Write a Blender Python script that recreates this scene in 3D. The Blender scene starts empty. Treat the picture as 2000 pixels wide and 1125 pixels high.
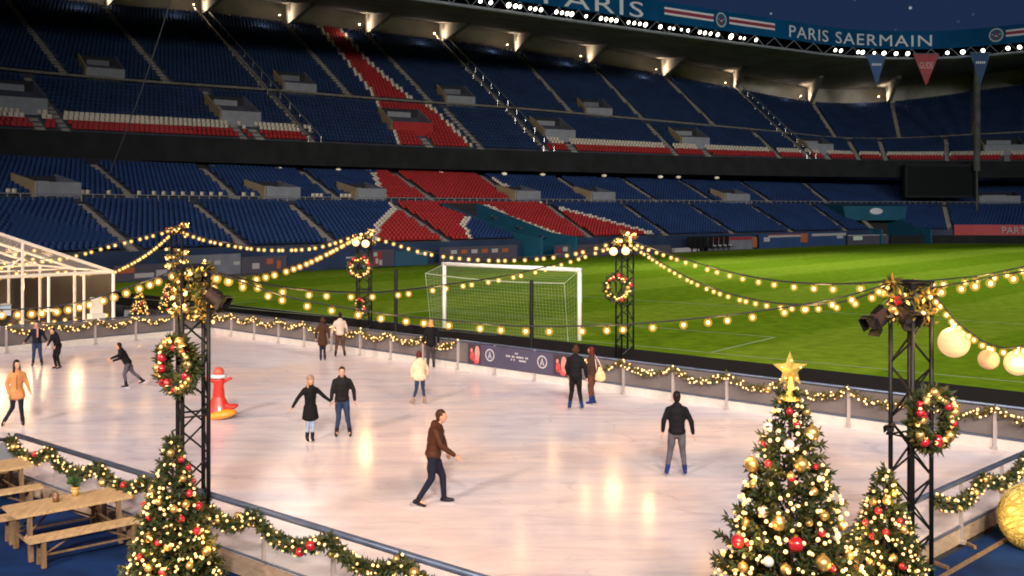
import bpy, bmesh, math, random
import numpy as np
from mathutils import Vector, Matrix
random.seed(7); np.random.seed(7)
D = bpy.data
S = bpy.context.scene
C = S.collection
CAMH = 5.6            # camera height above the ice
HZ = 410.0            # horizon row in the 2000x1125 photograph
FX = 2000.0           # focal length in photograph pixels

def W(x, y, d):
    """photograph pixel at depth d -> world point"""
    return Vector(((x - 1000.0) * d / FX, d, CAMH - (y - HZ) * d / FX))
def Wz(x, y, z):
    """photograph pixel on the level z -> world point"""
    d = (CAMH - z) * FX / (y - HZ)
    return Vector(((x - 1000.0) * d / FX, d, z))
def px(p):
    return 1000 + FX * p[0] / p[1], HZ - FX * (p[2] - CAMH) / p[1]

ORD = ['first','second','third','fourth','fifth','sixth','seventh','eighth','ninth','tenth','eleventh','twelfth','thirteenth','fourteenth','fifteenth','sixteenth','seventeenth','eighteenth','nineteenth','twentieth']
TENS = {20:'twenty',30:'thirty',40:'forty',50:'fifty'}
def ordn(i):
    if i < 20: return ORD[i]
    n = i + 1
    if n % 10 == 0: return {30:'thirtieth',40:'fortieth',50:'fiftieth'}[n]
    return TENS[n // 10 * 10] + '-' + ORD[n % 10 - 1]

# ------------------------------------------------------------------ objects
def tag(o, label=None, cat=None, group=None, kind=None):
    if label: o['label'] = label
    if cat: o['category'] = cat
    if group: o['group'] = group
    if kind: o['kind'] = kind
    return o
def empty(name, loc=(0,0,0), label=None, cat=None, group=None):
    o = D.objects.new(name, None); C.objects.link(o)
    o.empty_display_size = 0.2; o.location = loc
    return tag(o, label, cat, group)
def link(name, me, parent=None, loc=None):
    """an object; loc is WORLD; parents are plain translations or identities (handled by matrix_parent_inverse)"""
    o = D.objects.new(name, me); C.objects.link(o)
    if parent is not None:
        o.parent = parent
        pl = world_loc(parent)
        o.location = (Vector(loc) if loc is not None else Vector((0,0,0))) - pl
    elif loc is not None:
        o.location = loc
    return o
def world_loc(o):
    v = Vector(o.location)
    return v + world_loc(o.parent) if o.parent else v

class MB:
    def __init__(s): s.v=[]; s.f=[]; s.m=[]
    def add(s, vs, fs, m=0):
        b=len(s.v); s.v.extend([tuple(v) for v in vs]); s.f.extend([tuple(i+b for i in f) for f in fs]); s.m.extend([m]*len(fs))
    def quad(s,a,b,c,d,m=0): s.add([a,b,c,d],[(0,1,2,3)],m)
    def box(s, c, size, rz=0.0, m=0, M=None):
        x,y,z=[q/2 for q in size]
        vs=[Vector((i*x,j*y,k*z)) for i in(-1,1) for j in(-1,1) for k in(-1,1)]
        R=M if M is not None else Matrix.Rotation(rz,3,'Z')
        c=Vector(c)
        s.add([c+R@v for v in vs],[(0,1,3,2),(4,6,7,5),(0,4,5,1),(2,3,7,6),(0,2,6,4),(1,5,7,3)],m)
    def hexa(s, b4, t4, m=0):
        s.add(list(b4)+list(t4),[(3,2,1,0),(4,5,6,7),(0,1,5,4),(1,2,6,5),(2,3,7,6),(3,0,4,7)],m)
    def tube(s, p0, p1, r0, r1=None, n=8, m=0, cap=True):
        if r1 is None: r1=r0
        p0=Vector(p0);p1=Vector(p1); ax=(p1-p0)
        if ax.length<1e-6: return
        ax.normalize()
        a=ax.orthogonal().normalized(); b=ax.cross(a)
        vs=[]
        for p,r in((p0,r0),(p1,r1)):
            for i in range(n):
                t=2*math.pi*i/n; vs.append(p+(a*math.cos(t)+b*math.sin(t))*r)
        fs=[(i,(i+1)%n,n+(i+1)%n,n+i) for i in range(n)]
        if cap: fs+= [tuple(reversed(range(n))),tuple(range(n,2*n))]
        s.add(vs,fs,m)
    def path(s, pts, r, n=6, m=0):
        pts=[Vector(p) for p in pts]; k=len(pts); vs=[]
        up=Vector((0,0,1))
        for i,p in enumerate(pts):
            t=(pts[min(i+1,k-1)]-pts[max(i-1,0)]).normalized()
            a=t.cross(up)
            a=a.normalized() if a.length>1e-4 else t.orthogonal().normalized()
            b=t.cross(a); rr=r[i] if hasattr(r,'__len__') else r
            for j in range(n):
                q=2*math.pi*j/n; vs.append(p+(a*math.cos(q)+b*math.sin(q))*rr)
        fs=[]
        for i in range(k-1):
            for j in range(n):
                fs.append((i*n+j,i*n+(j+1)%n,(i+1)*n+(j+1)%n,(i+1)*n+j))
        fs.append(tuple(reversed(range(n)))); fs.append(tuple(range((k-1)*n,k*n)))
        s.add(vs,fs,m)
    def ell(s, c, r, M=None, seg=12, ring=8, m=0):
        c=Vector(c)
        if not hasattr(r,'__len__'): r=(r,r,r)
        vs=[];fs=[]
        for i in range(1,ring):
            ph=math.pi*i/ring
            for j in range(seg):
                th=2*math.pi*j/seg
                v=Vector((r[0]*math.sin(ph)*math.cos(th),r[1]*math.sin(ph)*math.sin(th),r[2]*math.cos(ph)))
                vs.append(c+(M@v if M is not None else v))
        top=Vector((0,0,r[2])); vs.append(c+(M@top if M is not None else top)); vs.append(c-(M@top if M is not None else top))
        for i in range(ring-2):
            for j in range(seg):
                a=i*seg+j;b=i*seg+(j+1)%seg
                fs.append((a,a+seg,b+seg,b))
        T=len(vs)-2;B=len(vs)-1
        for j in range(seg):
            fs.append((T,j,(j+1)%seg)); fs.append((B,(ring-2)*seg+(j+1)%seg,(ring-2)*seg+j))
        s.add(vs,fs,m)
    def mesh(s, name, mats, smooth=False):
        me=D.meshes.new(name); me.from_pydata(s.v,[],s.f)
        if not isinstance(mats,(list,tuple)): mats=[mats]
        for x in mats: me.materials.append(x)
        if len(mats)>1: me.polygons.foreach_set('material_index',s.m)
        if smooth: me.polygons.foreach_set('use_smooth',[True]*len(s.f))
        me.update(); return me
    def build(s, name, mats, parent=None, smooth=False, origin=None):
        """verts are WORLD coordinates; the object's origin is put at its base centre (or given)"""
        if origin is None:
            a=np.array(s.v); lo=a.min(0);hi=a.max(0)
            origin=Vector(((lo[0]+hi[0])/2,(lo[1]+hi[1])/2,lo[2]))
        origin=Vector(origin)
        vs=s.v; s.v=[(v[0]-origin.x,v[1]-origin.y,v[2]-origin.z) for v in vs]
        me=s.mesh(name,mats,smooth); s.v=vs
        return link(name,me,parent,origin)

# ------------------------------------------------------------------ materials
def mat(name, col, rough=0.6, metal=0.0, emit=None, estr=0.0, var=0.0, scale=4.0, bump=0.0, bscale=40.0, spec=None, alpha=None, trans=None, coat=0.0, detail=4.0):
    m=D.materials.new(name); m.use_nodes=True
    nt=m.node_tree; b=nt.nodes['Principled BSDF']
    b.inputs['Base Color'].default_value=(*col,1); b.inputs['Roughness'].default_value=rough; b.inputs['Metallic'].default_value=metal
    if spec is not None: b.inputs['Specular IOR Level'].default_value=spec
    if coat: b.inputs['Coat Weight'].default_value=coat
    if emit is not None:
        b.inputs['Emission Color'].default_value=(*emit,1); b.inputs['Emission Strength'].default_value=estr
    if alpha is not None: b.inputs['Alpha'].default_value=alpha
    if trans: b.inputs['Transmission Weight'].default_value=trans
    if var or bump:
        tc=nt.nodes.new('ShaderNodeTexCoord')
    if var:
        n=nt.nodes.new('ShaderNodeTexNoise'); n.inputs['Scale'].default_value=scale; n.inputs['Detail'].default_value=detail
        nt.links.new(tc.outputs['Object'],n.inputs['Vector'])
        r=nt.nodes.new('ShaderNodeValToRGB')
        r.color_ramp.elements[0].position=.3; r.color_ramp.elements[1].position=.7
        r.color_ramp.elements[0].color=(*[max(0,c*(1-var)) for c in col],1); r.color_ramp.elements[1].color=(*[min(1,c*(1+var)) for c in col],1)
        nt.links.new(n.outputs['Fac'],r.inputs['Fac']); nt.links.new(r.outputs['Color'],b.inputs['Base Color'])
    if bump:
        n2=nt.nodes.new('ShaderNodeTexNoise'); n2.inputs['Scale'].default_value=bscale; n2.inputs['Detail'].default_value=3
        nt.links.new(tc.outputs['Object'],n2.inputs['Vector'])
        bp=nt.nodes.new('ShaderNodeBump'); bp.inputs['Strength'].default_value=bump; bp.inputs['Distance'].default_value=.02
        nt.links.new(n2.outputs['Fac'],bp.inputs['Height']); nt.links.new(bp.outputs['Normal'],b.inputs['Normal'])
    return m
def wood(name, c0, c1, axis=(1,12,12)):
    m=D.materials.new(name); m.use_nodes=True; nt=m.node_tree; b=nt.nodes['Principled BSDF']; b.inputs['Roughness'].default_value=.55
    tc=nt.nodes.new('ShaderNodeTexCoord'); mp=nt.nodes.new('ShaderNodeMapping'); mp.inputs['Scale'].default_value=axis
    n=nt.nodes.new('ShaderNodeTexNoise'); n.inputs['Scale'].default_value=2.5; n.inputs['Detail'].default_value=6; n.inputs['Distortion'].default_value=.6
    r=nt.nodes.new('ShaderNodeValToRGB'); r.color_ramp.elements[0].position=.3; r.color_ramp.elements[1].position=.7
    r.color_ramp.elements[0].color=(*c0,1); r.color_ramp.elements[1].color=(*c1,1)
    nt.links.new(tc.outputs['Object'],mp.inputs['Vector']); nt.links.new(mp.outputs['Vector'],n.inputs['Vector']); nt.links.new(n.outputs['Fac'],r.inputs['Fac']); nt.links.new(r.outputs['Color'],b.inputs['Base Color'])
    return m
M={}
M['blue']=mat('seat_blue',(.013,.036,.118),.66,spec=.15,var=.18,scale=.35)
M['blue_shade']=mat('seat_blue_shaded',(.012,.029,.088),.66,spec=.15,var=.2,scale=.35)  # same blue seats, the upper tier's dimmer light put into the colour
M['red']=mat('seat_red',(.31,.021,.024),.6,spec=.2,var=.12,scale=.4)
M['white']=mat('seat_white',(.50,.46,.39),.6,var=.08,scale=.5)
M['terrace']=mat('terrace_concrete',(.028,.034,.055),.85,var=.25,scale=.8)
M['stair']=mat('stair_concrete',(.19,.18,.165),.8,var=.25,scale=1.5)
M['conc']=mat('roof_concrete',(.25,.24,.25),.85,var=.3,scale=.25,bump=.2,bscale=3)
M['concwall']=mat('wall_concrete',(.33,.32,.29),.85,var=.25,scale=.3)
M['dark']=mat('black_fascia',(.018,.02,.022),.95,spec=.05,var=.2,scale=.5)
M['black']=mat('black_metal',(.006,.006,.007),.5,spec=.25)
M['voidm']=mat('shade_black',(.012,.014,.02),.9)  # near-black that paints the shade in openings; also dark lamp lenses
M['beige']=mat('lit_beige',(.30,.24,.14),.8,var=.15,scale=1)
M['lgrey']=mat('light_grey_paint',(.19,.21,.25),.7,var=.12,scale=1)
M['steel']=mat('galvanised_steel',(.45,.46,.48),.35,.8,var=.1,scale=3)
M['banner']=mat('roof_banner_blue',(.003,.055,.15),.7,spec=.05,var=.2,scale=.2)
M['letter']=mat('letter_white',(.52,.55,.60),.6)
M['stripew']=mat('stripe_white',(.6,.6,.64),.6)
M['striper']=mat('stripe_red',(.22,.02,.05),.6)
M['teal']=mat('tunnel_teal',(.008,.075,.13),.5,var=.12,scale=.5)
M['wallblue']=mat('perimeter_blue',(.014,.03,.075),.5,var=.3,scale=.4)
M['wallgrey']=mat('perimeter_grey',(.12,.13,.17),.6,var=.25,scale=.6)
M['floodlens']=mat('flood_lens',(1,1,.95),.3,emit=(1,.93,.78),estr=5)
M['warmlens']=mat('warm_lens',(1,.8,.5),.3,emit=(1,.50,.14),estr=1.35)
M['bulb']=mat('warm_bulb',(1,.8,.5),.3,emit=(1,.63,.2),estr=2.6)
M['fairy']=mat('fairy_light',(1,.8,.5),.3,emit=(1,.50,.11),estr=1.35)
M['lantern']=mat('paper_lantern',(.45,.32,.18),.7,emit=(1,.60,.27),estr=.62,var=.12,scale=3)
M['lantern2']=mat('open_lantern',(.40,.24,.13),.6,emit=(1,.5,.22),estr=.42,var=.3,scale=6)
M['rattan']=mat('rattan_glow',(.75,.6,.2),.6,emit=(1,.68,.14),estr=.40,var=.5,scale=9)
M['cable']=mat('cable_black',(.01,.01,.01),.6)
M['pine']=mat('pine_needle',(.024,.042,.010),.6,var=.4,scale=9)
M['pine2']=mat('pine_needle_olive',(.085,.07,.014),.6,var=.4,scale=9)
M['bark']=mat('bark',(.05,.032,.02),.9,bump=.5)
M['gold']=mat('gold_bauble',(.72,.47,.16),.35,.75,var=.1,scale=6)
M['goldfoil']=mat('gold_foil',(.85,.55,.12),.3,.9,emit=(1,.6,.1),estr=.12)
M['redb']=mat('red_bauble',(.42,.012,.025),.3,coat=.5)
M['whiteb']=mat('pearl_bauble',(.62,.62,.62),.3,coat=.4)
M['rail']=mat('rail_paint',(.10,.13,.20),.35,.4,var=.2,scale=3)
M['post']=mat('rink_post',(.48,.43,.42),.4,.5)
M['panel']=mat('rink_panel',(.115,.10,.10),.35,var=.2,scale=1.2)
M['kick']=mat('rink_kickplate',(.50,.47,.44),.4,var=.08,scale=3)
M['kickwood']=wood('kick_wood',(.25,.18,.13),(.38,.29,.22),(2,2,8))
M['clear']=mat('clear_panel',(.85,.8,.8),.08,alpha=.10)
M['wood']=wood('table_wood',(.34,.22,.11),(.56,.40,.22),(14,1.2,6))
M['woodd']=wood('leg_wood',(.12,.075,.04),(.24,.15,.08),(6,6,1))
M['deck']=mat('deck_carpet',(.006,.024,.095),.9,spec=.1,var=.35,scale=1.4,bump=.3,bscale=30)
M['tentframe']=mat('tent_frame',(.75,.70,.62),.4)
M['tentskin']=mat('tent_film',(.9,.80,.72),.3,alpha=.13)
M['netm']=mat('goal_net',(.30,.36,.26),.8)
M['goalw']=mat('goal_white',(.8,.8,.78),.35)
M['skin']=mat('skin',(.50,.27,.18),.5)
M['eye']=mat('eye_dark',(.02,.015,.012),.2)
M['lip']=mat('lip',(.28,.08,.07),.5)
M['blade']=mat('skate_blade',(.6,.6,.62),.2,.9)
def cm(name,c,r=.75,v=.15,sc=7): 
    k='c_'+name
    if k not in M: M[k]=mat(name,c,r,var=v,scale=sc,bump=.15,bscale=25,spec=.12)
    return M[k]

def sprig(mb, p, dirv, L, w, m=0, cross=True):
    p=Vector(p); d=Vector(dirv).normalized(); a=d.orthogonal().normalized()
    a=Matrix.Rotation(random.uniform(0,6.28),3,d)@a; b=d.cross(a)
    q=p+d*L; mid=p+d*(L*.45)
    mb.add([p,mid+a*w,q,mid-a*w],[(0,1,2,3)],m)
    if cross: mb.add([p,mid+b*w,q,mid-b*w],[(0,1,2,3)],m)
def rdir():
    v=Vector((random.gauss(0,1),random.gauss(0,1),random.gauss(0,1)))
    return v.normalized()
def pchip(xs, ys, q):
    xs=np.array(xs,float); ys=np.array(ys,float); q=np.atleast_1d(np.array(q,float))
    h=np.diff(xs); dl=np.diff(ys)/h; d=np.zeros(len(xs))
    d[0]=dl[0]; d[-1]=dl[-1]
    for i in range(1,len(xs)-1):
        d[i]=(dl[i-1]*h[i]+dl[i]*h[i-1])/(h[i]+h[i-1])
    i=np.clip(np.searchsorted(xs,q)-1,0,len(xs)-2); t=(q-xs[i])/h[i]
    out=((1+2*t)*(1-t)**2*ys[i]+t*(1-t)**2*h[i]*d[i]+t*t*(3-2*t)*ys[i+1]+t*t*(t-1)*h[i]*d[i+1])
    lo=q<xs[0]; hi=q>xs[-1]
    out[lo]=ys[0]+(q[lo]-xs[0])*d[0]; out[hi]=ys[-1]+(q[hi]-xs[-1])*d[-1]
    return out
def inpoly(poly,x,y):
    x=np.asarray(x);y=np.asarray(y); ins=np.zeros(x.shape,bool); n=len(poly)
    for i in range(n):
        x0,y0=poly[i];x1,y1=poly[(i+1)%n]
        if y0==y1: continue
        c=((y0>y)!=(y1>y))&(x<(x1-x0)*(y-y0)/(y1-y0)+x0)
        ins^=c
    return ins
def sphere_mesh(name, r, mats, seg=10, ring=7):
    mb=MB(); mb.ell((0,0,0),r,seg=seg,ring=ring); return mb.mesh(name,mats,True)
def point_light(name, loc, power, col, r=.1, parent=None):
    l=D.lights.new(name,'POINT'); l.energy=power; l.color=col; l.shadow_soft_size=r
    o=D.objects.new(name,l); C.objects.link(o)
    if parent is not None: o.parent=parent; o.location=Vector(loc)-world_loc(parent)
    else: o.location=loc
    return o
def spot_light(name, loc, target, power, col, ang=90, r=.5, blend=.6, parent=None):
    l=D.lights.new(name,'SPOT'); l.energy=power; l.color=col; l.shadow_soft_size=r; l.spot_size=math.radians(ang); l.spot_blend=blend
    o=D.objects.new(name,l); C.objects.link(o)
    d=Vector(target)-Vector(loc)
    o.rotation_euler=d.to_track_quat('-Z','Y').to_euler()
    if parent is not None: o.parent=parent; o.location=Vector(loc)-world_loc(parent)
    else: o.location=loc
    return o
def textmesh(word, size, name, spacing=1.0):
    cu=D.curves.new(name,'FONT'); cu.body=word; cu.size=size; cu.space_character=spacing; cu.resolution_u=3; cu.extrude=0.0
    ob=D.objects.new(name,cu); C.objects.link(ob)
    dg=bpy.context.evaluated_depsgraph_get(); me=D.meshes.new_from_object(ob.evaluated_get(dg))
    D.objects.remove(ob); D.curves.remove(cu)
    return me

def halo_shell():  # translucent emissive shell, added as a glow halo round each bulb
    m=D.materials.new('halo_emission'); m.use_nodes=True; nt=m.node_tree; nt.nodes.remove(nt.nodes['Principled BSDF'])
    t=nt.nodes.new('ShaderNodeBsdfTransparent'); e=nt.nodes.new('ShaderNodeEmission'); e.inputs[0].default_value=(1,.50,.08,1); e.inputs[1].default_value=1.0
    mx=nt.nodes.new('ShaderNodeMixShader'); mx.inputs[0].default_value=.30; nt.links.new(t.outputs[0],mx.inputs[1]); nt.links.new(e.outputs[0],mx.inputs[2]); nt.links.new(mx.outputs[0],nt.nodes['Material Output'].inputs[0])
    return m
M['halo']=halo_shell()
EXPO=0.25
FLOOD_FAR=1.9
NEAR_FILL=[(-30,-25,-12,42,104e3),(10,-30,5,38,80e3),(45,-20,25,50,74e3),(-60,10,-18,40,84e3)]
PITCH_FILL=[(35,-35,20,85,150e3),(75,0,45,100,125e3),(0,-35,0,95,130e3),(100,40,70,140,75e3)]
# ------------------------------------------------------------------ people (built first, while the scene is small)
def fuse(mb, voxel, name, smooth=3):
    me=mb.mesh(name+'_raw',M['skin']); o=D.objects.new('raw',me); C.objects.link(o)
    md=o.modifiers.new('r','REMESH'); md.mode='VOXEL'; md.voxel_size=voxel
    dg=bpy.context.evaluated_depsgraph_get(); out=D.meshes.new_from_object(o.evaluated_get(dg))
    D.objects.remove(o); D.meshes.remove(me)
    bm=bmesh.new(); bm.from_mesh(out)
    for _ in range(smooth): bmesh.ops.smooth_vert(bm,verts=bm.verts,factor=.5,use_axis_x=True,use_axis_y=True,use_axis_z=True)
    bm.to_mesh(out); bm.free()
    return out
def capsule(mb,p0,p1,r0,r1,m=0):
    mb.tube(p0,p1,r0,r1,n=12,m=m,cap=True); mb.ell(p0,r0,seg=12,ring=8,m=m); mb.ell(p1,r1,seg=12,ring=8,m=m)
def setmats(me,mats,smooth=True):
    me.materials.clear()
    for x in mats: me.materials.append(x)
    me.polygons.foreach_set('use_smooth',[smooth]*len(me.polygons))
    me.polygons.foreach_set('material_index',[0]*len(me.polygons))
def append_mb(me, mb, mats):
    """join an MB's islands onto a fused mesh"""
    bm=bmesh.new(); bm.from_mesh(me)
    vs=[bm.verts.new(v) for v in mb.v]
    for f,mi in zip(mb.f,mb.m):
        fc=bm.faces.new([vs[i] for i in f]); fc.material_index=mi; fc.smooth=True
    bm.to_mesh(me); bm.free()
    me.materials.clear()
    for x in mats: me.materials.append(x)

def person(x, y, H, yaw, label, top, legs, skate, hair, pose=None, coat=.86, hairlen=0, hat=None, scarf=None, look=None, bulk=1.0, female=False, loc=None, flare=.0, trim=None):
    k=H/1.75; yw=math.radians(yaw); lk=math.radians(look if look is not None else yaw)
    base=Vector(loc) if loc is not None else Wz(x,y,0.0)
    f=Vector((math.sin(yw),-math.cos(yw),0)); l=Vector((math.cos(yw),math.sin(yw),0)); u=Vector((0,0,1))
    hf=Vector((math.sin(lk),-math.cos(lk),0)); hl=Vector((math.cos(lk),math.sin(lk),0))
    def P(a): return (f*a[0]+l*a[1]+u*a[2])*k
    J=dict(pel=(0,0,.93),neck=(.02,0,1.45),head=(.05,0,1.615),
           lel=(-.04,.27,1.14),lha=(.05,.29,.90),rel=(-.04,-.27,1.14),rha=(.05,-.29,.90),
           lkn=(.05,.11,.52),lan=(0,.13,.13),rkn=(.05,-.11,.52),ran=(0,-.13,.13))
    J.update(pose or {})
    for a_ in('lel','lha','rel','rha'): J[a_]=(J[a_][0],J[a_][1]*.93,J[a_][2])
    Q={a:P(b) for a,b in J.items()}
    spine=(Q['neck']-Q['pel']); su=spine.normalized()
    sl=l-su*l.dot(su); sl.normalize(); sf=sl.cross(su)*-1; sf=sl.cross(su)
    if sf.dot(f)<0: sf=-sf
    SM=Matrix((sl,-sf,su)).transposed()
    sw=(.155 if female else .172)*k
    lsh=Q['neck']+sl*sw-su*.065*k; rsh=Q['neck']-sl*sw-su*.065*k
    lhip=Q['pel']+l*.09*k-u*.03*k; rhip=Q['pel']-l*.09*k-u*.03*k
    toe={}
    root=empty('person',base,label,'person','people skating on the rink')
    def T(mb):   # local -> world
        mb.v=[(v[0]+base.x,v[1]+base.y,v[2]+base.z) for v in mb.v]
    # -- body: one continuous surface
    b=MB()
    for t,rx,ry,rz in((0,.155,.11,.13),(.3,.135,.1,.14),(.6,.15,.105,.15),(.82,.16,.105,.13)):
        b.ell(Q['pel']+spine*t,(rx*k,ry*k,rz*k),M=SM)
    capsule(b,Q['neck']-su*.03*k,Q['head']-u*.03*k,.058*k,.052*k)
    HM=Matrix((hl,-hf,u)).transposed()
    hc=Q['head']+u*.015*k
    b.ell(hc,(.074*k,.094*k,.115*k),M=HM,seg=16,ring=12)
    b.ell(hc+hf*.03*k-u*.062*k,(.05*k,.055*k,.055*k),M=HM)
    b.ell(hc+hf*.098*k-u*.012*k,(.013*k,.02*k,.024*k),M=HM)
    for s in(-1,1): b.ell(hc+hl*s*.078*k-u*.005*k,(.012*k,.02*k,.032*k),M=HM)
    for sh,el,ha in((lsh,Q['lel'],Q['lha']),(rsh,Q['rel'],Q['rha'])):
        capsule(b,sh,el,.05*k,.038*k); capsule(b,el,ha,.038*k,.027*k)
        dv=(ha-el).normalized(); pm=ha+dv*.05*k
        b.ell(pm,(.034*k,.02*k,.052*k),M=Matrix((dv.cross(f).normalized() if dv.cross(f).length>.01 else l,f,dv)).transposed() if abs(dv.dot(f))<.9 else Matrix((l,u,dv)).transposed())
    for hp,kn,an in((lhip,Q['lkn'],Q['lan']),(rhip,Q['rkn'],Q['ran'])):
        capsule(b,hp,kn,.082*k,.052*k); capsule(b,kn,an,.052*k,.036*k); capsule(b,an-u*.02*k,an+f*.13*k-u*.06*k,.035*k,.03*k)
    me=fuse(b,.013*k,'body',2)
    x2=MB()
    for s in(-1,1):
        x2.ell(hc+hf*.083*k+hl*s*.03*k+u*.012*k,(.014*k,.008*k,.009*k),M=HM,seg=8,ring=6,m=1)
        x2.ell(hc+hf*.082*k+hl*s*.031*k+u*.033*k,(.02*k,.008*k,.005*k),M=HM,seg=8,ring=6,m=3)
    x2.ell(hc+hf*.084*k-u*.055*k,(.024*k,.008*k,.008*k),M=HM,seg=8,ring=6,m=2)
    for sh,el,ha,sd in((lsh,Q['lel'],Q['lha'],1),(rsh,Q['rel'],Q['rha'],-1)):
        dv=(ha-el).normalized(); ac=f-dv*f.dot(dv)
        ac=ac.normalized() if ac.length>.2 else l
        nn=dv.cross(ac)*-sd
        for q,L in enumerate((.062,.072,.068,.052)):
            o=ha+dv*.088*k+ac*(.024-.016*q)*k
            m1=o+dv*L*.5*k+nn*.008*k; m2=m1+dv*L*.42*k+nn*.022*k
            capsule(x2,o-dv*.02*k,m1,.0095*k,.009*k); capsule(x2,m1,m2,.009*k,.0075*k)
        t0=ha+dv*.035*k+ac*.026*k; t1=t0+(dv*.6+ac*.7)*.035*k; t2=t1+(dv*.9+ac*.2)*.028*k
        capsule(x2,t0,t1,.012*k,.010*k); capsule(x2,t1,t2,.010*k,.008*k)
    append_mb(me,x2,[M['skin'],M['eye'],M['lip'],hair])
    link('body',me,root,base)
    # -- trousers
    t=MB()
    t.ell(Q['pel']+u*.02*k,(.165*k,.125*k,.11*k),M=SM); t.ell(Q['pel']-u*.06*k,(.165*k,.125*k,.09*k),M=Matrix((l,-f,u)).transposed())
    lw=.9 if female else 1.0
    for hp,kn,an in((lhip,Q['lkn'],Q['lan']),(rhip,Q['rkn'],Q['ran'])):
        capsule(t,hp,kn,.096*k*lw,.068*k*lw); capsule(t,kn,an+(kn-an).normalized()*.05*k,.068*k*lw,.052*k*lw)
        md=hp.lerp(kn,.5); t.ell(md-f*.008*k,(.088*k*lw,.092*k*lw,.16*k),M=Matrix((l,-f,u)).transposed())
    me=fuse(t,.016*k,'trousers',5); setmats(me,[legs]); link('trousers',me,root,base)
    # -- jacket or coat
    j=MB()
    for tt,rx,ry,rz in((.02,.178,.14,.13),(.25,.165,.132,.15),(.5,.178,.138,.16),(.75,.195,.138,.15),(.9,.17,.115,.09)):
        j.ell(Q['pel']+spine*tt,(rx*k*bulk*(.93 if female else 1),ry*k*bulk,rz*k),M=SM,seg=16,ring=10)
    if coat<.82:   # long skirted coat
        lo=(Q['lkn']+Q['rkn'])*.5
        n_=5
        for i in range(n_):
            tt=(i+1)/n_*(.93-coat)/.42
            c0=Q['pel'].lerp(lo,tt); c0.z=(.93-(.93-coat)*(i+1)/n_+.05)*k
            sprd=abs((Q['lkn']-Q['rkn']).dot(l))*.5*tt
            j.ell(c0,((.178*bulk+flare*tt)*k+sprd*.55,(.145*bulk+flare*.6*tt)*k,.09*k),M=Matrix((l,-f,u)).transposed(),seg=16)
    else:
        j.ell(Q['pel']+u*.0*k,(.182*k*bulk,.145*k*bulk,.10*k),M=SM,seg=16)
    for sh,el,ha in((lsh,Q['lel'],Q['lha']),(rsh,Q['rel'],Q['rha'])):
        j.ell(sh-su*.01*k,.066*k*bulk); capsule(j,sh-su*.01*k,el,.066*k*bulk,.054*k*bulk); capsule(j,el,ha-(ha-el).normalized()*.01*k,.056*k*bulk,.043*k*bulk)
    j.ell(Q['neck']+su*.035*k,(.083*k,.083*k,.06*k),M=SM)   # collar
    j.ell(Q['neck']+su*.02*k-sf*.06*k,(.11*k,.06*k,.07*k),M=SM) # hood lying on the back
    me=fuse(j,.016*k,'jacket',9); setmats(me,[top]); jk=link('coat' if coat<.82 else 'jacket',me,root,base)
    z=MB(); c1=Q['pel']+spine*.1+sf*.139*k*bulk; c2=Q['pel']+spine*.88+sf*.124*k*bulk
    z.tube(c1,c1.lerp(c2,.5)+sf*.012*k,.008*k,n=5); z.tube(c1.lerp(c2,.5)+sf*.012*k,c2,.008*k,n=5); T(z); z.build('zip',M['black'],jk)
    # -- hair
    h=MB()
    h.ell(hc+u*.028*k-hf*.016*k,(.083*k,.098*k,.105*k),M=HM,seg=16,ring=12)
    cut=[]
    if hairlen>0:
        for i in range(5):
            tt=i/4; h.ell(hc-hf*(.06+.02*tt)*k-u*(.02+hairlen*tt)*k,(.085*k*(1-.15*tt),.045*k,.07*k),M=HM)
        for s in(-1,1):
            h.ell(hc+hl*s*.07*k-hf*.01*k-u*.06*k,(.022*k,.05*k,.1*k),M=HM)
            if hairlen>.2: h.ell(hc+hl*s*.075*k+hf*.0*k-u*.16*k,(.03*k,.04*k,.11*k),M=HM)
    else:
        h.ell(hc-hf*.045*k-u*.03*k,(.075*k,.055*k,.08*k),M=HM)
    me=fuse(h,.011*k,'hair',2)
    # keep the face free
    bm=bmesh.new(); bm.from_mesh(me)
    kill=[v for v in bm.verts if (v.co-hc).dot(hf)>.03*k and (v.co-hc).dot(u)<.062*k and abs((v.co-hc).dot(hl))<.068*k]
    bmesh.ops.delete(bm,geom=kill,context='VERTS'); bm.to_mesh(me); bm.free()
    setmats(me,[hair]); link('hair',me,root,base)
    if hat is not None:
        g=MB(); g.ell(hc+u*.05*k-hf*.012*k,(.09*k,.104*k,.098*k),M=HM,seg=16,ring=10); 
        me=fuse(g,.011*k,'hat',1)
        bm=bmesh.new(); bm.from_mesh(me); kill=[v for v in bm.verts if (v.co-hc).dot(u)<.035*k]
        bmesh.ops.delete(bm,geom=kill,context='VERTS'); bm.to_mesh(me); bm.free()
        setmats(me,[hat]); hh=link('woolly_hat',me,root,base)
        r=MB(); pts=[hc+u*.045*k-hf*.012*k+hl*math.cos(a)*.092*k+hf*math.sin(a)*.106*k for a in [i*math.pi/8 for i in range(17)]]
        r.path(pts,.02*k,n=6); T(r); r.build('brim',hat,hh,True)
    if scarf is not None:
        g=MB(); pts=[Q['neck']+su*.045*k+sl*math.cos(a)*.088*k+sf*math.sin(a)*.088*k for a in [i*math.pi/7 for i in range(15)]]
        g.path(pts,.035*k,n=8); e0=Q['neck']+sf*.12*k
        g.hexa([e0+sl*.02*k-su*.32*k+sf*.03*k,e0+sl*.09*k-su*.32*k+sf*.03*k,e0+sl*.09*k-su*.32*k+sf*.055*k,e0+sl*.02*k-su*.32*k+sf*.055*k],
               [e0+sl*.02*k+su*.03*k-sf*.02*k,e0+sl*.08*k+su*.03*k-sf*.02*k,e0+sl*.08*k+su*.03*k,e0+sl*.02*k+su*.03*k])
        T(g); g.build('scarf',scarf,root,True)
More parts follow.
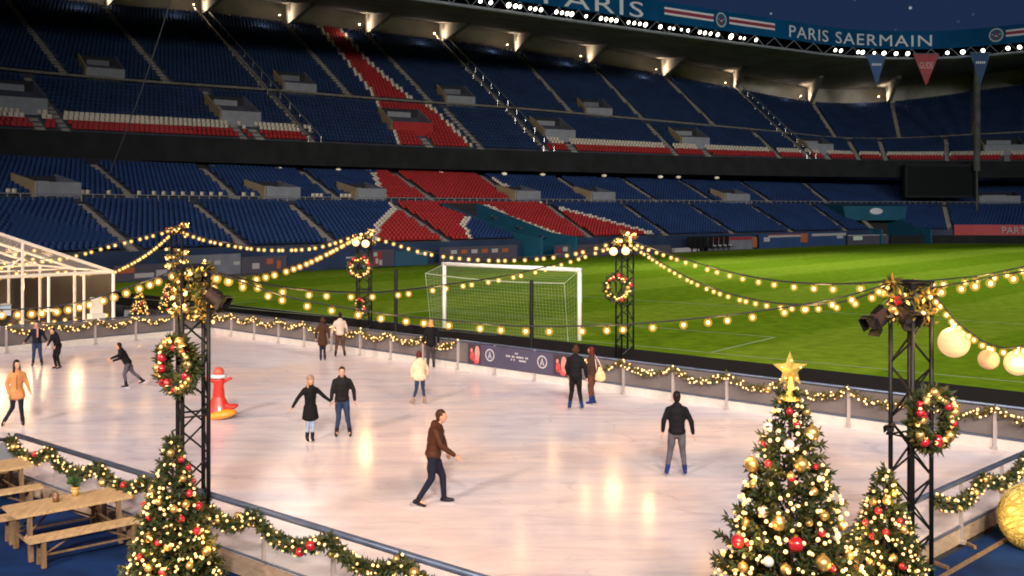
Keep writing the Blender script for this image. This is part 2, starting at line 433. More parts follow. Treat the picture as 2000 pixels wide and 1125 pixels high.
    # -- skates
    for an,kn in((Q['lan'],Q['lkn']),(Q['ran'],Q['rkn'])):
        g=MB(); sh=(kn-an).normalized()
        dn=f-sh*f.dot(sh)*.6; dn.normalize()
        capsule(g,an+sh*.10*k,an-sh*.0*k,.056*k,.05*k); capsule(g,an-dn*.035*k-sh*.045*k,an+dn*.06*k-sh*.05*k,.042*k,.045*k); capsule(g,an+dn*.06*k-sh*.05*k,an+dn*.155*k-sh*.058*k,.044*k,.034*k)
        me=fuse(g,.012*k,'ice_skate',1); setmats(me,[skate]); so=link('ice_skate',me,root,base)
        q=MB(); a0=an-dn*.09*k-sh*.118*k; a1=an+dn*.2*k-sh*.118*k
        sd=dn.cross(sh)*.006*k
        q.hexa([a0-sd-sh*.012*k,a1-sd-sh*.012*k,a1+sd-sh*.012*k,a0+sd-sh*.012*k],[a0-sd+sh*.045*k,a1-sd*1+sh*.04*k,a1+sd+sh*.04*k,a0+sd+sh*.045*k])
        T(q); q.build('blade',M['blade'],so)
    return root

K=cm
blk=K('cloth_black',(.006,.006,.008)); navy=K('cloth_navy',(.007,.009,.018)); jean=K('denim_blue',(.02,.033,.075)); ljean=K('denim_light',(.24,.30,.42)); gjean=K('denim_grey',(.075,.07,.085))
djean=K('denim_dark',(.010,.012,.025)); brown=K('leather_brown',(.055,.02,.010),.5); peach=K('coat_peach',(.52,.22,.09)); cream=K('puffer_cream',(.66,.47,.32)); char=K('jacket_charcoal',(.011,.010,.011))
brn2=K('coat_brown',(.045,.02,.012)); beige=K('sweater_beige',(.48,.38,.32)); brnp=K('trousers_brown',(.075,.04,.025)); skb=K('skate_black',(.012,.012,.02),.4); skblue=K('skate_blue',(.009,.022,.11),.4)
hblk=K('hair_black',(.012,.008,.007),.5,.2,30); hbr=K('hair_brown',(.05,.02,.01),.5,.2,30); hbl=K('hair_blond',(.40,.22,.09),.5,.2,30); hred=K('hair_auburn',(.09,.015,.01),.5,.2,30)
tan=K('hat_taupe',(.28,.18,.13)); pink=K('scarf_pink',(.45,.22,.2)); orange=K('scarf_orange',(.6,.25,.08)); legb=K('leggings_brown',(.10,.04,.025))

def people():
    # brown jacket man skating to the side, nearest to the camera
    person(846,987,1.86,88,'man in brown leather jacket gliding past on the open ice, arm stretched out',brown,djean,skb,hbr,
        pose=dict(pel=(.0,0,.92),neck=(.07,0,1.43),head=(.15,0,1.575),lel=(.16,.22,1.12),lha=(.22,.2,.93),rel=(.17,-.24,1.11),rha=(.40,-.2,.94),
        rkn=(-.02,-.09,.50),ran=(-.26,-.10,.12),lkn=(.16,.10,.50),lan=(.18,.12,.12)),coat=.86,bulk=1.08)
    person(1322,930,1.78,176,'man in black jacket and grey jeans seen from behind, alone near the star tree',blk,gjean,skblue,hblk,
        pose=dict(lel=(.0,.29,1.15),lha=(.02,.31,.92),rel=(.02,-.32,1.13),rha=(.04,-.36,.88),lkn=(.04,.13,.52),lan=(0,.20,.13),rkn=(.03,-.12,.52),ran=(.05,-.17,.13)),bulk=1.05)
    w=person(606,862,1.60,20,'woman in taupe beanie and long black coat with both arms held out',blk,ljean,skb,hbl,
        pose=dict(lel=(.05,.38,1.18),lha=(.05,.57,1.04),rel=(.0,-.36,1.15),rha=(0,-.50,.93),lkn=(.04,.07,.5),lan=(.05,.05,.13),rkn=(.02,-.07,.5),ran=(0,-.08,.13)),coat=.58,hat=tan,hairlen=.22,female=True,flare=.03,look=35)
    person(668,853,1.77,8,'man in charcoal jacket and blue jeans holding the hand of a woman in black',char,jean,skb,hbr,
        pose=dict(neck=(.04,0,1.44),head=(.1,0,1.59),rel=(.06,-.25,1.15),rha=(.10,-.27,.92),lel=(.0,.30,1.15),lha=(.08,.33,.90),lkn=(.07,.13,.51),lan=(.02,.19,.13),rkn=(.02,-.08,.5),ran=(-.02,-.13,.13)),bulk=1.05)
    person(33,832,1.72,25,'woman with long dark hair in peach coat at the edge of the ice',peach,djean,skb,hblk,
        pose=dict(neck=(.03,0,1.44),lel=(.0,.25,1.15),lha=(.06,.33,.92),rel=(-.02,-.26,1.13),rha=(.1,-.2,.88),lkn=(.06,.10,.5),lan=(.05,.14,.13),rkn=(.02,-.10,.5),ran=(-.14,-.30,.13)),coat=.72,hairlen=.3,female=True,look=55,flare=.02)
    person(820,790,1.55,205,'woman in cream puffer jacket and blue jeans with auburn hair',cream,jean,K('skate_tan',(.25,.17,.13)),hred,
        pose=dict(neck=(.05,0,1.44),head=(.09,0,1.6),lel=(.02,.28,1.13),lha=(.06,.27,.92),rel=(.05,-.28,1.14),rha=(.12,-.33,.93),lkn=(.05,.10,.5),lan=(.05,.22,.13),rkn=(.03,-.12,.5),ran=(0,-.17,.13)),bulk=1.2,female=True,hairlen=.14,coat=.80)
    person(1124,800,1.80,165,'tall man all in black on blue skates, back turned, by the rink banner',blk,K('trousers_black',(.007,.006,.006)),skblue,hbr,
        pose=dict(lel=(.03,.28,1.14),lha=(.1,.24,.93),rel=(0,-.29,1.14),rha=(.03,-.32,.88),lkn=(.04,.11,.51),lan=(-.02,.16,.13),rkn=(.05,-.10,.51),ran=(.05,-.16,.13)),bulk=1.1,look=180)
    person(1157,790,1.66,235,'woman in brown leggings and blue skates beside a tall man in black',K('coat_dark_brown',(.05,.025,.02)),legb,skblue,hred,
        pose=dict(lel=(.02,.24,1.13),lha=(.1,.2,.95),rel=(.02,-.25,1.13),rha=(.1,-.22,.95),lkn=(.06,.07,.51),lan=(0,.09,.13),rkn=(.06,-.07,.51),ran=(0,-.09,.13)),female=True,hairlen=.12,coat=.86)
    person(630,705,1.62,185,'person in long brown coat standing by the far boards, beside a beige sweater',brn2,djean,skb,hbr,pose=dict(lkn=(.03,.07,.5),lan=(0,.07,.13),rkn=(.03,-.07,.5),ran=(.02,-.09,.13)),coat=.62,female=True)
    person(664,698,1.70,190,'person in beige sweater and brown trousers by the far boards',beige,brnp,skb,hblk,
        pose=dict(lel=(.0,.29,1.15),lha=(.04,.33,.93),rel=(.03,-.27,1.16),rha=(.12,-.3,.98),lkn=(.03,.12,.51),lan=(0,.17,.13),rkn=(.03,-.12,.51),ran=(.0,-.18,.13)))
    person(842,720,1.75,195,'person in black coat and orange scarf at the far boards next to the banner',blk,K('trousers_charcoal',(.035,.03,.032)),skb,hbl,scarf=orange,hairlen=.1,
        pose=dict(lkn=(.03,.10,.51),lan=(0,.13,.13),rkn=(.03,-.08,.51),ran=(.02,-.10,.13)),coat=.80)
    person(72,715,1.62,15,'skater in open dark jacket with pink scarf near the tent',navy,jean,skb,hblk,scarf=pink,
        pose=dict(lel=(.05,.30,1.15),lha=(.1,.40,.98),rel=(0,-.31,1.14),rha=(.02,-.46,.95),lkn=(.03,.12,.51),lan=(.02,.18,.13),rkn=(.03,-.10,.51),ran=(0,-.14,.13)))
    person(113,720,1.56,330,'skater in black jacket stooping with bent knees near the tent',blk,K('trousers_black',(.007,.006,.006)),skb,hblk,
        pose=dict(neck=(.16,0,1.38),head=(.24,0,1.5),lel=(.16,.28,1.1),lha=(.3,.3,.95),rel=(.14,-.29,1.1),rha=(.24,-.33,.92),lkn=(.1,.10,.5),lan=(0,.10,.13),rkn=(.1,-.09,.5),ran=(.02,-.09,.13)))
    person(247,757,1.55,285,'young skater pushing off with one leg stretched behind and arm forward',blk,gjean,skb,hblk,
        pose=dict(pel=(-.05,0,.88),neck=(.20,0,1.33),head=(.26,0,1.47),lel=(.2,.27,1.08),lha=(.42,.28,1.0),rel=(.3,-.24,1.12),rha=(.55,-.25,1.02),lkn=(.06,.1,.5),lan=(.0,.10,.13),rkn=(-.2,-.12,.52),ran=(-.52,-.14,.22)),look=275,bulk=1.05)
people()
def shoulder_bag(p,rz,label):
    root=empty('shoulder_bag',p,label,'bag'); Rm=Matrix.Rotation(rz,3,'Z'); mb=MB()
    mb.ell(p+Vector((0,0,.17)),(.16,.08,.17),Rm,seg=16,ring=12); mb.ell(p+Vector((0,0,.11)),(.17,.085,.11),Rm,seg=16,ring=10); mb.build('pouch',cm('bag_cream',(.62,.46,.24)),root,True)
    mb=MB(); a=p+Rm@Vector((-.10,0,.28)); b=p+Rm@Vector((.10,0,.28)); t=p+Vector((-.16,.0,.78)); mb.path([a,t.lerp(a,.4),t,t.lerp(b,.4)+Vector((.02,-.04,0)),b],.016,n=6); mb.build('strap',cm('bag_strap',(.6,.42,.38)),root,True)
w_=Wz(1157,790,0); shoulder_bag(w_+Vector((.22,-.08,.66)),.3,'cream shoulder bag worn by the woman with brown leggings')
# ------------------------------------------------------------------ ground, pitch
u_ = Vector((.742,-.670,0)).normalized()      # along the far boards
n_ = Vector((.670,.742,0)).normalized()       # from the rink towards the pitch
CR = Vector((-13.77,46.67,0))                 # far corner of the rink
v_ = Vector((-.682,-.731,0)).normalized()     # along the boards by the tent
L_ = Vector((-10.03,20.7,0))                  # corner of the near fence
NR = Vector((.80,-.0,0))
dL = Vector((.769,-.640,0)).normalized()      # along the near fence, towards the camera
dR = Vector((.72,.694,0)).normalized()        # along the near fence on the other side of the corner
# corner of the two near fences
def isect(p,d,q,e):
    den=d.x*e.y-d.y*e.x; t=((q.x-p.x)*e.y-(q.y-p.y)*e.x)/den
    return p+d*t
R0 = Vector((4.80,14.56,0))
KC = isect(L_,dL,R0,dR)
PE0 = Vector((-15.8,55.6,0))-n_*.62; PZ=.6

G_tab_x=[-337,3,271,487,760,1000,1280,1438,1552,1660,1760,1857,2000,2150,2300]
G_tab_d=[60,68,76,84,94,105,121,132,141,150,155,157,155,149,141]
def front_pt(x,z,off=0.0):
    d=float(pchip(G_tab_x,G_tab_d,x)[0])-off
    return Vector(((x-1000)*d/FX,d,z))

def flat(name, pts, z, m, kind='structure'):
    mb=MB(); mb.add([(p[0],p[1],z) for p in pts],[tuple(range(len(pts)))])
    o=mb.build(name,m,origin=(0,0,z)); tag(o,kind=kind); return o
def grass_mat():
    m=D.materials.new('pitch_grass'); m.use_nodes=True; nt=m.node_tree; b=nt.nodes['Principled BSDF']; b.inputs['Roughness'].default_value=1.0; b.inputs['Specular IOR Level'].default_value=0.0
    g=nt.nodes.new('ShaderNodeNewGeometry'); dp=nt.nodes.new('ShaderNodeVectorMath'); dp.operation='DOT_PRODUCT'; dp.inputs[1].default_value=(u_.x/12.0,u_.y/12.0,0)
    nt.links.new(g.outputs['Position'],dp.inputs[0])
    n0=nt.nodes.new('ShaderNodeTexNoise'); n0.inputs['Scale'].default_value=.35; n0.inputs['Detail'].default_value=4; nt.links.new(g.outputs['Position'],n0.inputs['Vector'])
    wob=nt.nodes.new('ShaderNodeMath'); wob.operation='MULTIPLY_ADD'; wob.inputs[1].default_value=.10; nt.links.new(n0.outputs['Fac'],wob.inputs[0]); nt.links.new(dp.outputs['Value'],wob.inputs[2])
    fr=nt.nodes.new('ShaderNodeMath'); fr.operation='FRACT'; nt.links.new(wob.outputs[0],fr.inputs[0])
    r=nt.nodes.new('ShaderNodeValToRGB'); e=r.color_ramp.elements
    e[0].position=.0; e[0].color=(.100,.182,.009,1); e[1].position=.46; e[1].color=(.100,.182,.009,1)
    a=e.new(.52); a.color=(.138,.224,.016,1); b2=e.new(.96); b2.color=(.138,.224,.016,1); c=e.new(1.0); c.color=(.100,.182,.009,1)
    nt.links.new(fr.outputs[0],r.inputs['Fac'])
    n1=nt.nodes.new('ShaderNodeTexNoise'); n1.inputs['Scale'].default_value=1.6; n1.inputs['Detail'].default_value=7; nt.links.new(g.outputs['Position'],n1.inputs['Vector'])
    mr=nt.nodes.new('ShaderNodeMapRange'); mr.inputs[1].default_value=.25; mr.inputs[2].default_value=.75; mr.inputs[3].default_value=.72; mr.inputs[4].default_value=1.25; nt.links.new(n1.outputs['Fac'],mr.inputs[0])
    mx=nt.nodes.new('ShaderNodeMix'); mx.data_type='RGBA'; mx.blend_type='MULTIPLY'; mx.inputs[0].default_value=1
    nt.links.new(r.outputs['Color'],mx.inputs[6]); nt.links.new(mr.outputs[0],mx.inputs[7]); nt.links.new(mx.outputs[2],b.inputs['Base Color'])
    return m
def ice_mat():
    m=D.materials.new('rink_ice'); m.use_nodes=True; nt=m.node_tree; b=nt.nodes['Principled BSDF']
    g=nt.nodes.new('ShaderNodeNewGeometry')
    def noise(rot,sc,scale,detail,dist,rough=.55):
        mp=nt.nodes.new('ShaderNodeMapping'); mp.inputs['Rotation'].default_value=(0,0,math.radians(rot)); mp.inputs['Scale'].default_value=(*sc,1); nt.links.new(g.outputs['Position'],mp.inputs['Vector'])
        n=nt.nodes.new('ShaderNodeTexNoise'); n.inputs['Scale'].default_value=scale; n.inputs['Detail'].default_value=detail; n.inputs['Distortion'].default_value=dist; n.inputs['Roughness'].default_value=rough; nt.links.new(mp.outputs['Vector'],n.inputs['Vector']); return n
    def ramp(src,p0,c0,p1,c1):
        r=nt.nodes.new('ShaderNodeValToRGB'); e=r.color_ramp.elements; e[0].position=p0; e[0].color=(*c0,1); e[1].position=p1; e[1].color=(*c1,1); nt.links.new(src,r.inputs['Fac']); return r.outputs['Color']
    def mul(a,b_,f):
        mx=nt.nodes.new('ShaderNodeMix'); mx.data_type='RGBA'; mx.blend_type='MULTIPLY'; mx.inputs[0].default_value=f; nt.links.new(a,mx.inputs[6]); nt.links.new(b_,mx.inputs[7]); return mx.outputs[2]
    n0=noise(20,(1,1),.16,3,.6)                              # broad patches, the lamps' pink painted beside bluish grey; also set roughness
    cur=ramp(n0.outputs['Fac'],.40,(.64,.60,.66),.60,(.86,.695,.65))
    n1=noise(-8,(.55,1.2),.9,8,.9,.65)                       # scuffs and snow dust
    cur=mul(cur,ramp(n1.outputs['Fac'],.34,(.80,.80,.85),.58,(1,1,1)),.8)
    n2=noise(-6,(.22,2.6),1.0,5,.5,.6)
    cur=mul(cur,ramp(n2.outputs['Fac'],.36,(.86,.86,.91),.56,(1,1,1)),.8)
    # blade cuts: thin wandering curves, broken up by patches
    for k,(rot,sx_,sy_,sc) in enumerate(((10,.5,1.4,.30),(-30,.6,1.5,.26),(60,.6,1.3,.33),(-5,.35,1.6,.42),(35,.5,1.2,.5))):
        c=noise(rot,(sx_,sy_),sc,1.2,1.1)
        ab=nt.nodes.new('ShaderNodeMath'); ab.operation='SUBTRACT'; ab.inputs[1].default_value=.47+.015*k; nt.links.new(c.outputs['Fac'],ab.inputs[0])
        a2=nt.nodes.new('ShaderNodeMath'); a2.operation='ABSOLUTE'; nt.links.new(ab.outputs[0],a2.inputs[0])
        lo=ramp(a2.outputs[0],.0,(.76,.77,.84),.0035,(1,1,1))
        nm=noise(40*k+13,(1,1),.45,3,.5)
        mk=nt.nodes.new('ShaderNodeMapRange'); mk.inputs[1].default_value=.42; mk.inputs[2].default_value=.60; mk.inputs[4].default_value=.8; nt.links.new(nm.outputs['Fac'],mk.inputs[0])
        mx=nt.nodes.new('ShaderNodeMix'); mx.data_type='RGBA'; mx.blend_type='MULTIPLY'; nt.links.new(mk.outputs[0],mx.inputs[0]); nt.links.new(cur,mx.inputs[6]); nt.links.new(lo,mx.inputs[7]); cur=mx.outputs[2]
    nt.links.new(cur,b.inputs['Base Color'])
    rr=nt.nodes.new('ShaderNodeMapRange'); rr.inputs[1].default_value=.3; rr.inputs[2].default_value=.7; rr.inputs[3].default_value=.27; rr.inputs[4].default_value=.13; nt.links.new(n0.outputs['Fac'],rr.inputs[0]); nt.links.new(rr.outputs[0],b.inputs['Roughness'])
    b.inputs['IOR'].default_value=1.31; b.inputs['Specular IOR Level'].default_value=.34
    bp=nt.nodes.new('ShaderNodeBump'); bp.inputs['Strength'].default_value=.10; bp.inputs['Distance'].default_value=.02
    nt.links.new(n1.outputs['Fac'],bp.inputs['Height']); nt.links.new(bp.outputs['Normal'],b.inputs['Normal'])
    return m
M['grass']=grass_mat(); M['ice']=ice_mat()
M['ground']=mat('dark_asphalt',(.03,.03,.034),.85,var=.3,scale=.6)
M['track']=mat('dark_track',(.05,.052,.06),.85,var=.25,scale=.4)
flat('ground',[(-900,-300),(900,-300),(900,1200),(-900,1200)],-.08,M['ground'])
far=[front_pt(x,0,4.5) for x in np.linspace(-120,2300,70)]
k0=PE0-u_*12.5; k1=PE0+u_*62
poly=[p for p in far if (p-PE0).dot(n_)>.5]
start=PE0+u_*((poly[0]-PE0).dot(u_))
pitch=flat('pitch',[start,k1,k1+n_*45]+list(reversed(poly)),PZ,M['grass'])
# raised base the pitch and the stand sit on
far2=[front_pt(x,0,-6) for x in np.linspace(-337,2300,60)]
e0=PE0-u_*30
flat('track',[e0-n_*.05,k1-n_*.05,k1+n_*60]+list(reversed(far2)),PZ-.006,M['track'])
mb=MB(); a=e0-n_*.25; b=k1-n_*.25
mb.hexa([(a.x,a.y,-.08),(b.x,b.y,-.08),(b+n_*.15)[:2]+(-.08,) if False else ((b+n_*.15).x,(b+n_*.15).y,-.08),((a+n_*.15).x,(a+n_*.15).y,-.08)],
        [(a.x,a.y,PZ+.05),(b.x,b.y,PZ+.05),((b+n_*.15).x,(b+n_*.15).y,PZ+.05),((a+n_*.15).x,(a+n_*.15).y,PZ+.05)])
o=mb.build('kerb_wall',M['black']); tag(o,'long low black wall between the ice rink and the green pitch','low wall',kind='thing')
# pitch lines (goal line runs along u_, box lines along n_)
GP0=Wz(868,640,PZ); GP1=Wz(1132,665,PZ); gd=(GP1-GP0).normalized(); gn=Vector((-gd.y,gd.x,0)); 
mb=MB(); zl=PZ+.006
def line(p,q,w=.12):
    d=(q-p).normalized(); s=Vector((-d.y,d.x,0))*w/2
    mb.quad(*[(v.x,v.y,zl) for v in (p-s,q-s,q+s,p+s)])
gc=(GP0+GP1)/2; hw=(GP1-GP0).length/2
line(gc-gd*34,gc+gd*34)
for hwid,dep in((hw+5.5,5.5),(hw+16.5,16.5)):
    a=gc-gd*hwid;b=gc+gd*hwid
    line(a,a+gn*dep);line(b,b+gn*dep);line(a+gn*dep,b+gn*dep)
M['chalk']=mat('pitch_chalk',(.22,.30,.13),.8)
tag(mb.build('pitch_markings',M['chalk'],origin=(gc.x,gc.y,zl)),kind='structure')

# ------------------------------------------------------------------ grandstands
class Tier:
    def __init__(s, F, B):
        F=np.array(F);B=np.array(B); n=len(F); s.n=n
        s.U=np.linspace(0,n-1,(n-1)*40+1)
        i=np.arange(n)
        s.F=np.stack([pchip(i,F[:,k],s.U) for k in range(3)],1)
        s.B=np.stack([pchip(i,B[:,k],s.U) for k in range(3)],1)
        # light smoothing along the stand
        ker=np.ones(31)/31
        for A in(s.F,s.B):
            for k in range(3):
                p=np.pad(A[:,k],15,mode='reflect',reflect_type='odd'); A[:,k]=np.convolve(p,ker,'valid')
    def at(s,u,v):
        u=np.atleast_1d(u).astype(float); f=np.clip(u*40,0,len(s.U)-1.001); i=f.astype(int); t=(f-i)[:,None]
        Fp=s.F[i]*(1-t)+s.F[i+1]*t; Bp=s.B[i]*(1-t)+s.B[i+1]*t
        v=np.asarray(v,float).reshape(-1,1) if np.ndim(v) else v
        return Fp+(Bp-Fp)*v
    def P(s,u,v): return Vector(s.at(u,v)[0])
    def frame(s,u,v):
        a=s.P(u-.03,v);b=s.P(u+.03,v); t=(b-a); t.z=0; t.normalize()
        n=Vector((-t.y,t.x,0)); return t,n
    def find(s,x,y):
        best=None
        vv=np.linspace(0,1,101)
        for v in vv:
            A=s.F[::4]+(s.B[::4]-s.F[::4])*v
            X=1000+FX*A[:,0]/A[:,1]; Y=HZ-FX*(A[:,2]-CAMH)/A[:,1]
            e=(X-x)**2+(Y-y)**2; i=int(e.argmin())
            if best is None or e[i]<best[0]: best=(e[i],s.U[::4][i],v)
        return best[1],best[2]
    def arc(s,v,step=4):
        A=s.F+(s.B-s.F)*v; L=np.concatenate([[0],np.cumsum(np.linalg.norm(np.diff(A,axis=0),axis=1))]); return A,L

lowpairs=[(-337,-600),(3,-230),(271,55),(487,284),(658,487),(874,657),(1165,993),(1308,1130),(1438,1258),(1552,1378),(1660,1516),(1710,1606),(1775,1720),(1857,1835),(1950,1945),(2150,2185),(2300,2400)]
B_x=[-730,-200,0,170,383,574,741,905,1100,1315,1433,1566,1750,1900,2050,2300]; B_d=[74,90,98,106,116,125,133,140,150,161,167,174,182,186,186,175]
ZF,ZB=2.2,10.5
Fp=[front_pt(a,ZF) for a,_ in lowpairs]
Bp=[]
for _,b in lowpairs:
    d=float(pchip(B_x,B_d,b)[0]); Bp.append(Vector(((b-1000)*d/FX,d,ZB)))
LOW=Tier(Fp,Bp)
uppairs=[(-200,-440),(10,-215),(215,3),(420,200),(616,389),(770,557),(930,713),(1073,860),(1190,1007),(1325,1150),(1461,1297),(1587,1440),(1660,1587),(1765,1741),(1905,1910),(2000,2012),(2150,2180),(2400,2420)]
C_x=[-400,0,245,600,788,1073,1350,1585,1800,2000,2200,2500]; C_d=[92,102.4,110,123,132,143,155,164,170.5,171,168,158]
T_x=[-440,-215,3,200,389,557,713,860,1007,1150,1297,1440,1587,1741,1910,2012,2180,2420]
T_d=[120,130,141,148,155,161,167,173,178,181,184,187,191,194,194,192,185,170]
T_y=[-150,-60,-15,10,25,45,63,80,101,124,150,177,204,203,180,166,140,105]
ZC=13.5
def c_pt(x,z,off=0.0):
    d=float(pchip(C_x,C_d,x)[0])-off; return Vector(((x-1000)*d/FX,d,z))
def t_pt(x,dz=0.0,off=0.0):
    d=float(pchip(T_x,T_d,x)[0]); y=float(pchip(T_x,T_y,x)[0]); z=CAMH-(y-HZ)*d/FX
    return Vector(((x-1000)*d/FX,d+off,z+dz))
UP=Tier([c_pt(a,ZC) for a,_ in uppairs],[t_pt(b) for _,b in uppairs])

# seat: a backrest and a pan, both with thickness
def seat_template(w,h,dp):
    mb=MB(); t=.06
    mb.box((0,dp*.42,.38+h/2),(w,t,h)); mb.box((0,dp*.05,.40),(w*.96,dp*.75,t))
    return mb
def rows_of(blocks):
    R=[]
    for (v0,v1,n) in blocks:
        for i in range(n): R.append((v0+(v1-v0)*i/n, v0+(v1-v0)*(i+1)/n))
    return R
def tier_build(name,label,T,blocks,seatsize,step,colfn,cuts,aisles,mats,us,urange):
    root=empty(name,T.P((urange[0]+urange[1])/2,0),label,'grandstand')
    rows=rows_of(blocks)
    # terrace: treads and risers as one sheet
    ug=np.linspace(urange[0],urange[1],240); prof=[]
    edges=[]
    for (v0,v1) in rows: edges.append((v0,v1))
    lv=[]
    prev=0.0
    for (v0,v1) in edges:
        if v0>prev+1e-6: lv.append((prev,v0))
        lv.append((v0,v1)); prev=v1
    if prev<1: lv.append((prev,1.0))
    grid=[]
    for (v0,v1) in lv:
        z0=T.at(ug,v0)[:,2]
        a=T.at(ug,v0).copy(); b=T.at(ug,v1).copy(); b[:,2]=z0
        grid.append(a);grid.append(b)
    last=T.at(ug,1.0); grid.append(last)
    verts=np.concatenate(grid); nu=len(ug); nr=len(grid)
    faces=[(r*nu+i,r*nu+i+1,(r+1)*nu+i+1,(r+1)*nu+i) for r in range(nr-1) for i in range(nu-1)]
    # drop faces inside the cut-outs that go through the terrace
    def incut(P2,v):
        for c in cuts:
            if c.get('through') and c['v0']<=v<=c['v1']:
                t,n=c['fr']; q=P2-c['c']
                if abs(q.x*t.x+q.y*t.y)<c['w']/2: return True
        return False
    vmid=[]
    for (v0,v1) in lv: vmid+= [(v0+v1)/2,v1]
    keep=[]
    for k,fc in enumerate(faces):
        r=k//(nu-1)
        cpt=Vector(verts[fc[0]]).lerp(Vector(verts[fc[2]]),.5)
        if not incut(cpt,vmid[min(r,len(vmid)-1)]): keep.append(fc)
    me=D.meshes.new('terrace'); o0=world_loc(root)
    me.from_pydata([tuple(v-np.array(o0)) for v in verts],[],keep); me.materials.append(M['terrace']); me.update()
    link('terrace',me,root,o0)
    # seats
    tm=seat_template(*seatsize); tv=np.array(tm.v); tf=np.array(tm.f)
    allP=[];allA=[];allM=[]
    for ri,(v0,v1) in enumerate(rows):
        vm=v0+(v1-v0)*.55
        A,Ls=T.arc(vm); n=int(Ls[-1]/step); s=(np.arange(n)+.5)*step
        P=np.stack([np.interp(s,Ls,A[:,k]) for k in range(3)],1); uu=np.interp(s,Ls,T.U)
        z=np.interp(s,Ls,(T.F+(T.B-T.F)*v0)[:,2]); P[:,2]=z
        Q=np.stack([np.interp(s+.3,Ls,A[:,k]) for k in range(2)],1)-P[:,:2]; Q/=np.linalg.norm(Q,axis=1)[:,None]+1e-9
        ok=(uu>urange[0]+.01)&(uu<urange[1]-.01)
        for (ua,va0,va1,aw) in aisles:
            if va0-.005<=vm<=va1+.005:
                ca=T.P(ua,vm); ok&=np.hypot(P[:,0]-ca.x,P[:,1]-ca.y)>aw/2+.27
        for c in cuts:
            if c['v0']-.012<=vm<=c['v1']+.005:
                t,nn=c['fr']; q=P[:,:2]-np.array(c['c'][:2]); ok&=np.abs(q[:,0]*t.x+q[:,1]*t.y)>c['w']/2+.25
        Xp=1000+FX*P[:,0]/P[:,1]; Yp=HZ-FX*(P[:,2]+.5-CAMH)/P[:,1]
        cidx=colfn(ri,Xp,Yp)
        ok&=(Q[:,0]==Q[:,0])&(Xp>-260)&(Xp<2260)
        allP.append(P[ok]);allA.append(Q[ok]);allM.append(cidx[ok])
    P=np.concatenate(allP);A=np.concatenate(allA);Mi=np.concatenate(allM)
    # the 100 seats that show largest become parts of their own
    X=1000+FX*P[:,0]/P[:,1]; Y=HZ-FX*(P[:,2]-CAMH)/P[:,1]
    vis=(X>us[0])&(X<us[1])&(Y>us[2])&(Y<us[3])
    order=np.argsort(np.where(vis,P[:,1],1e9))[:100]
    single=np.zeros(len(P),bool); single[order]=True
    tmpl={}
    for i in order:
        c=int(Mi[i])
        if c not in tmpl: tmpl[c]=tm.mesh('seat',mats[c])
        o=D.objects.new('seat',tmpl[c]); C.objects.link(o); o.parent=root; o.location=Vector(P[i])-o0; o.rotation_euler=(0,0,math.atan2(A[i,1],A[i,0]))
    P=P[~single];A=A[~single];Mi=Mi[~single]
    nS=len(P); c,sn=A[:,0],A[:,1]
    vx=P[:,0,None]+tv[None,:,0]*c[:,None]-tv[None,:,1]*sn[:,None]; vy=P[:,1,None]+tv[None,:,0]*sn[:,None]+tv[None,:,1]*c[:,None]; vz=P[:,2,None]+tv[None,:,2]+0*c[:,None]
    co=np.stack([vx-o0.x,vy-o0.y,vz-o0.z],2).reshape(-1,3)
    fc=(tf[None]+np.arange(nS)[:,None,None]*len(tv)).reshape(-1,4)
    me=D.meshes.new('seating'); me.vertices.add(len(co)); me.vertices.foreach_set('co',co.ravel())
    me.loops.add(fc.size); me.loops.foreach_set('vertex_index',fc.ravel().astype(np.int32))
    me.polygons.add(len(fc)); me.polygons.foreach_set('loop_start',np.arange(0,fc.size,4,dtype=np.int32)); 
    for x in mats: me.materials.append(x)
    me.polygons.foreach_set('material_index',np.repeat(Mi,len(tf)).astype(np.int32)); me.update(calc_edges=True); me.validate()
    o=link('seating',me,root,o0); tag(o,kind='stuff')
    # stairways
    for (ua,va0,va1,aw) in aisles:
        mb=MB()
        for (v0,v1) in lv:
            if v0<va0-.004 or v1>va1+.004: continue
            t,n=T.frame(ua,v0); p=T.P(ua,v0); q=T.P(ua,v1); z=p.z
            for (f0,f1,dz) in((0,.5,.10),(.5,1.0,.10+(q.z-p.z)*.5)):
                a=p.lerp(q,f0);b=p.lerp(q,f1)
                mb.hexa([(a-t*aw/2).xy.to_3d()+Vector((0,0,z)),(a+t*aw/2).xy.to_3d()+Vector((0,0,z)),(b+t*aw/2).xy.to_3d()+Vector((0,0,z)),(b-t*aw/2).xy.to_3d()+Vector((0,0,z))],
                        [(a-t*aw/2).xy.to_3d()+Vector((0,0,z+dz)),(a+t*aw/2).xy.to_3d()+Vector((0,0,z+dz)),(b+t*aw/2).xy.to_3d()+Vector((0,0,z+dz)),(b-t*aw/2).xy.to_3d()+Vector((0,0,z+dz))])
        if mb.v: mb.build('stairway',M['stair'],root)
    return root

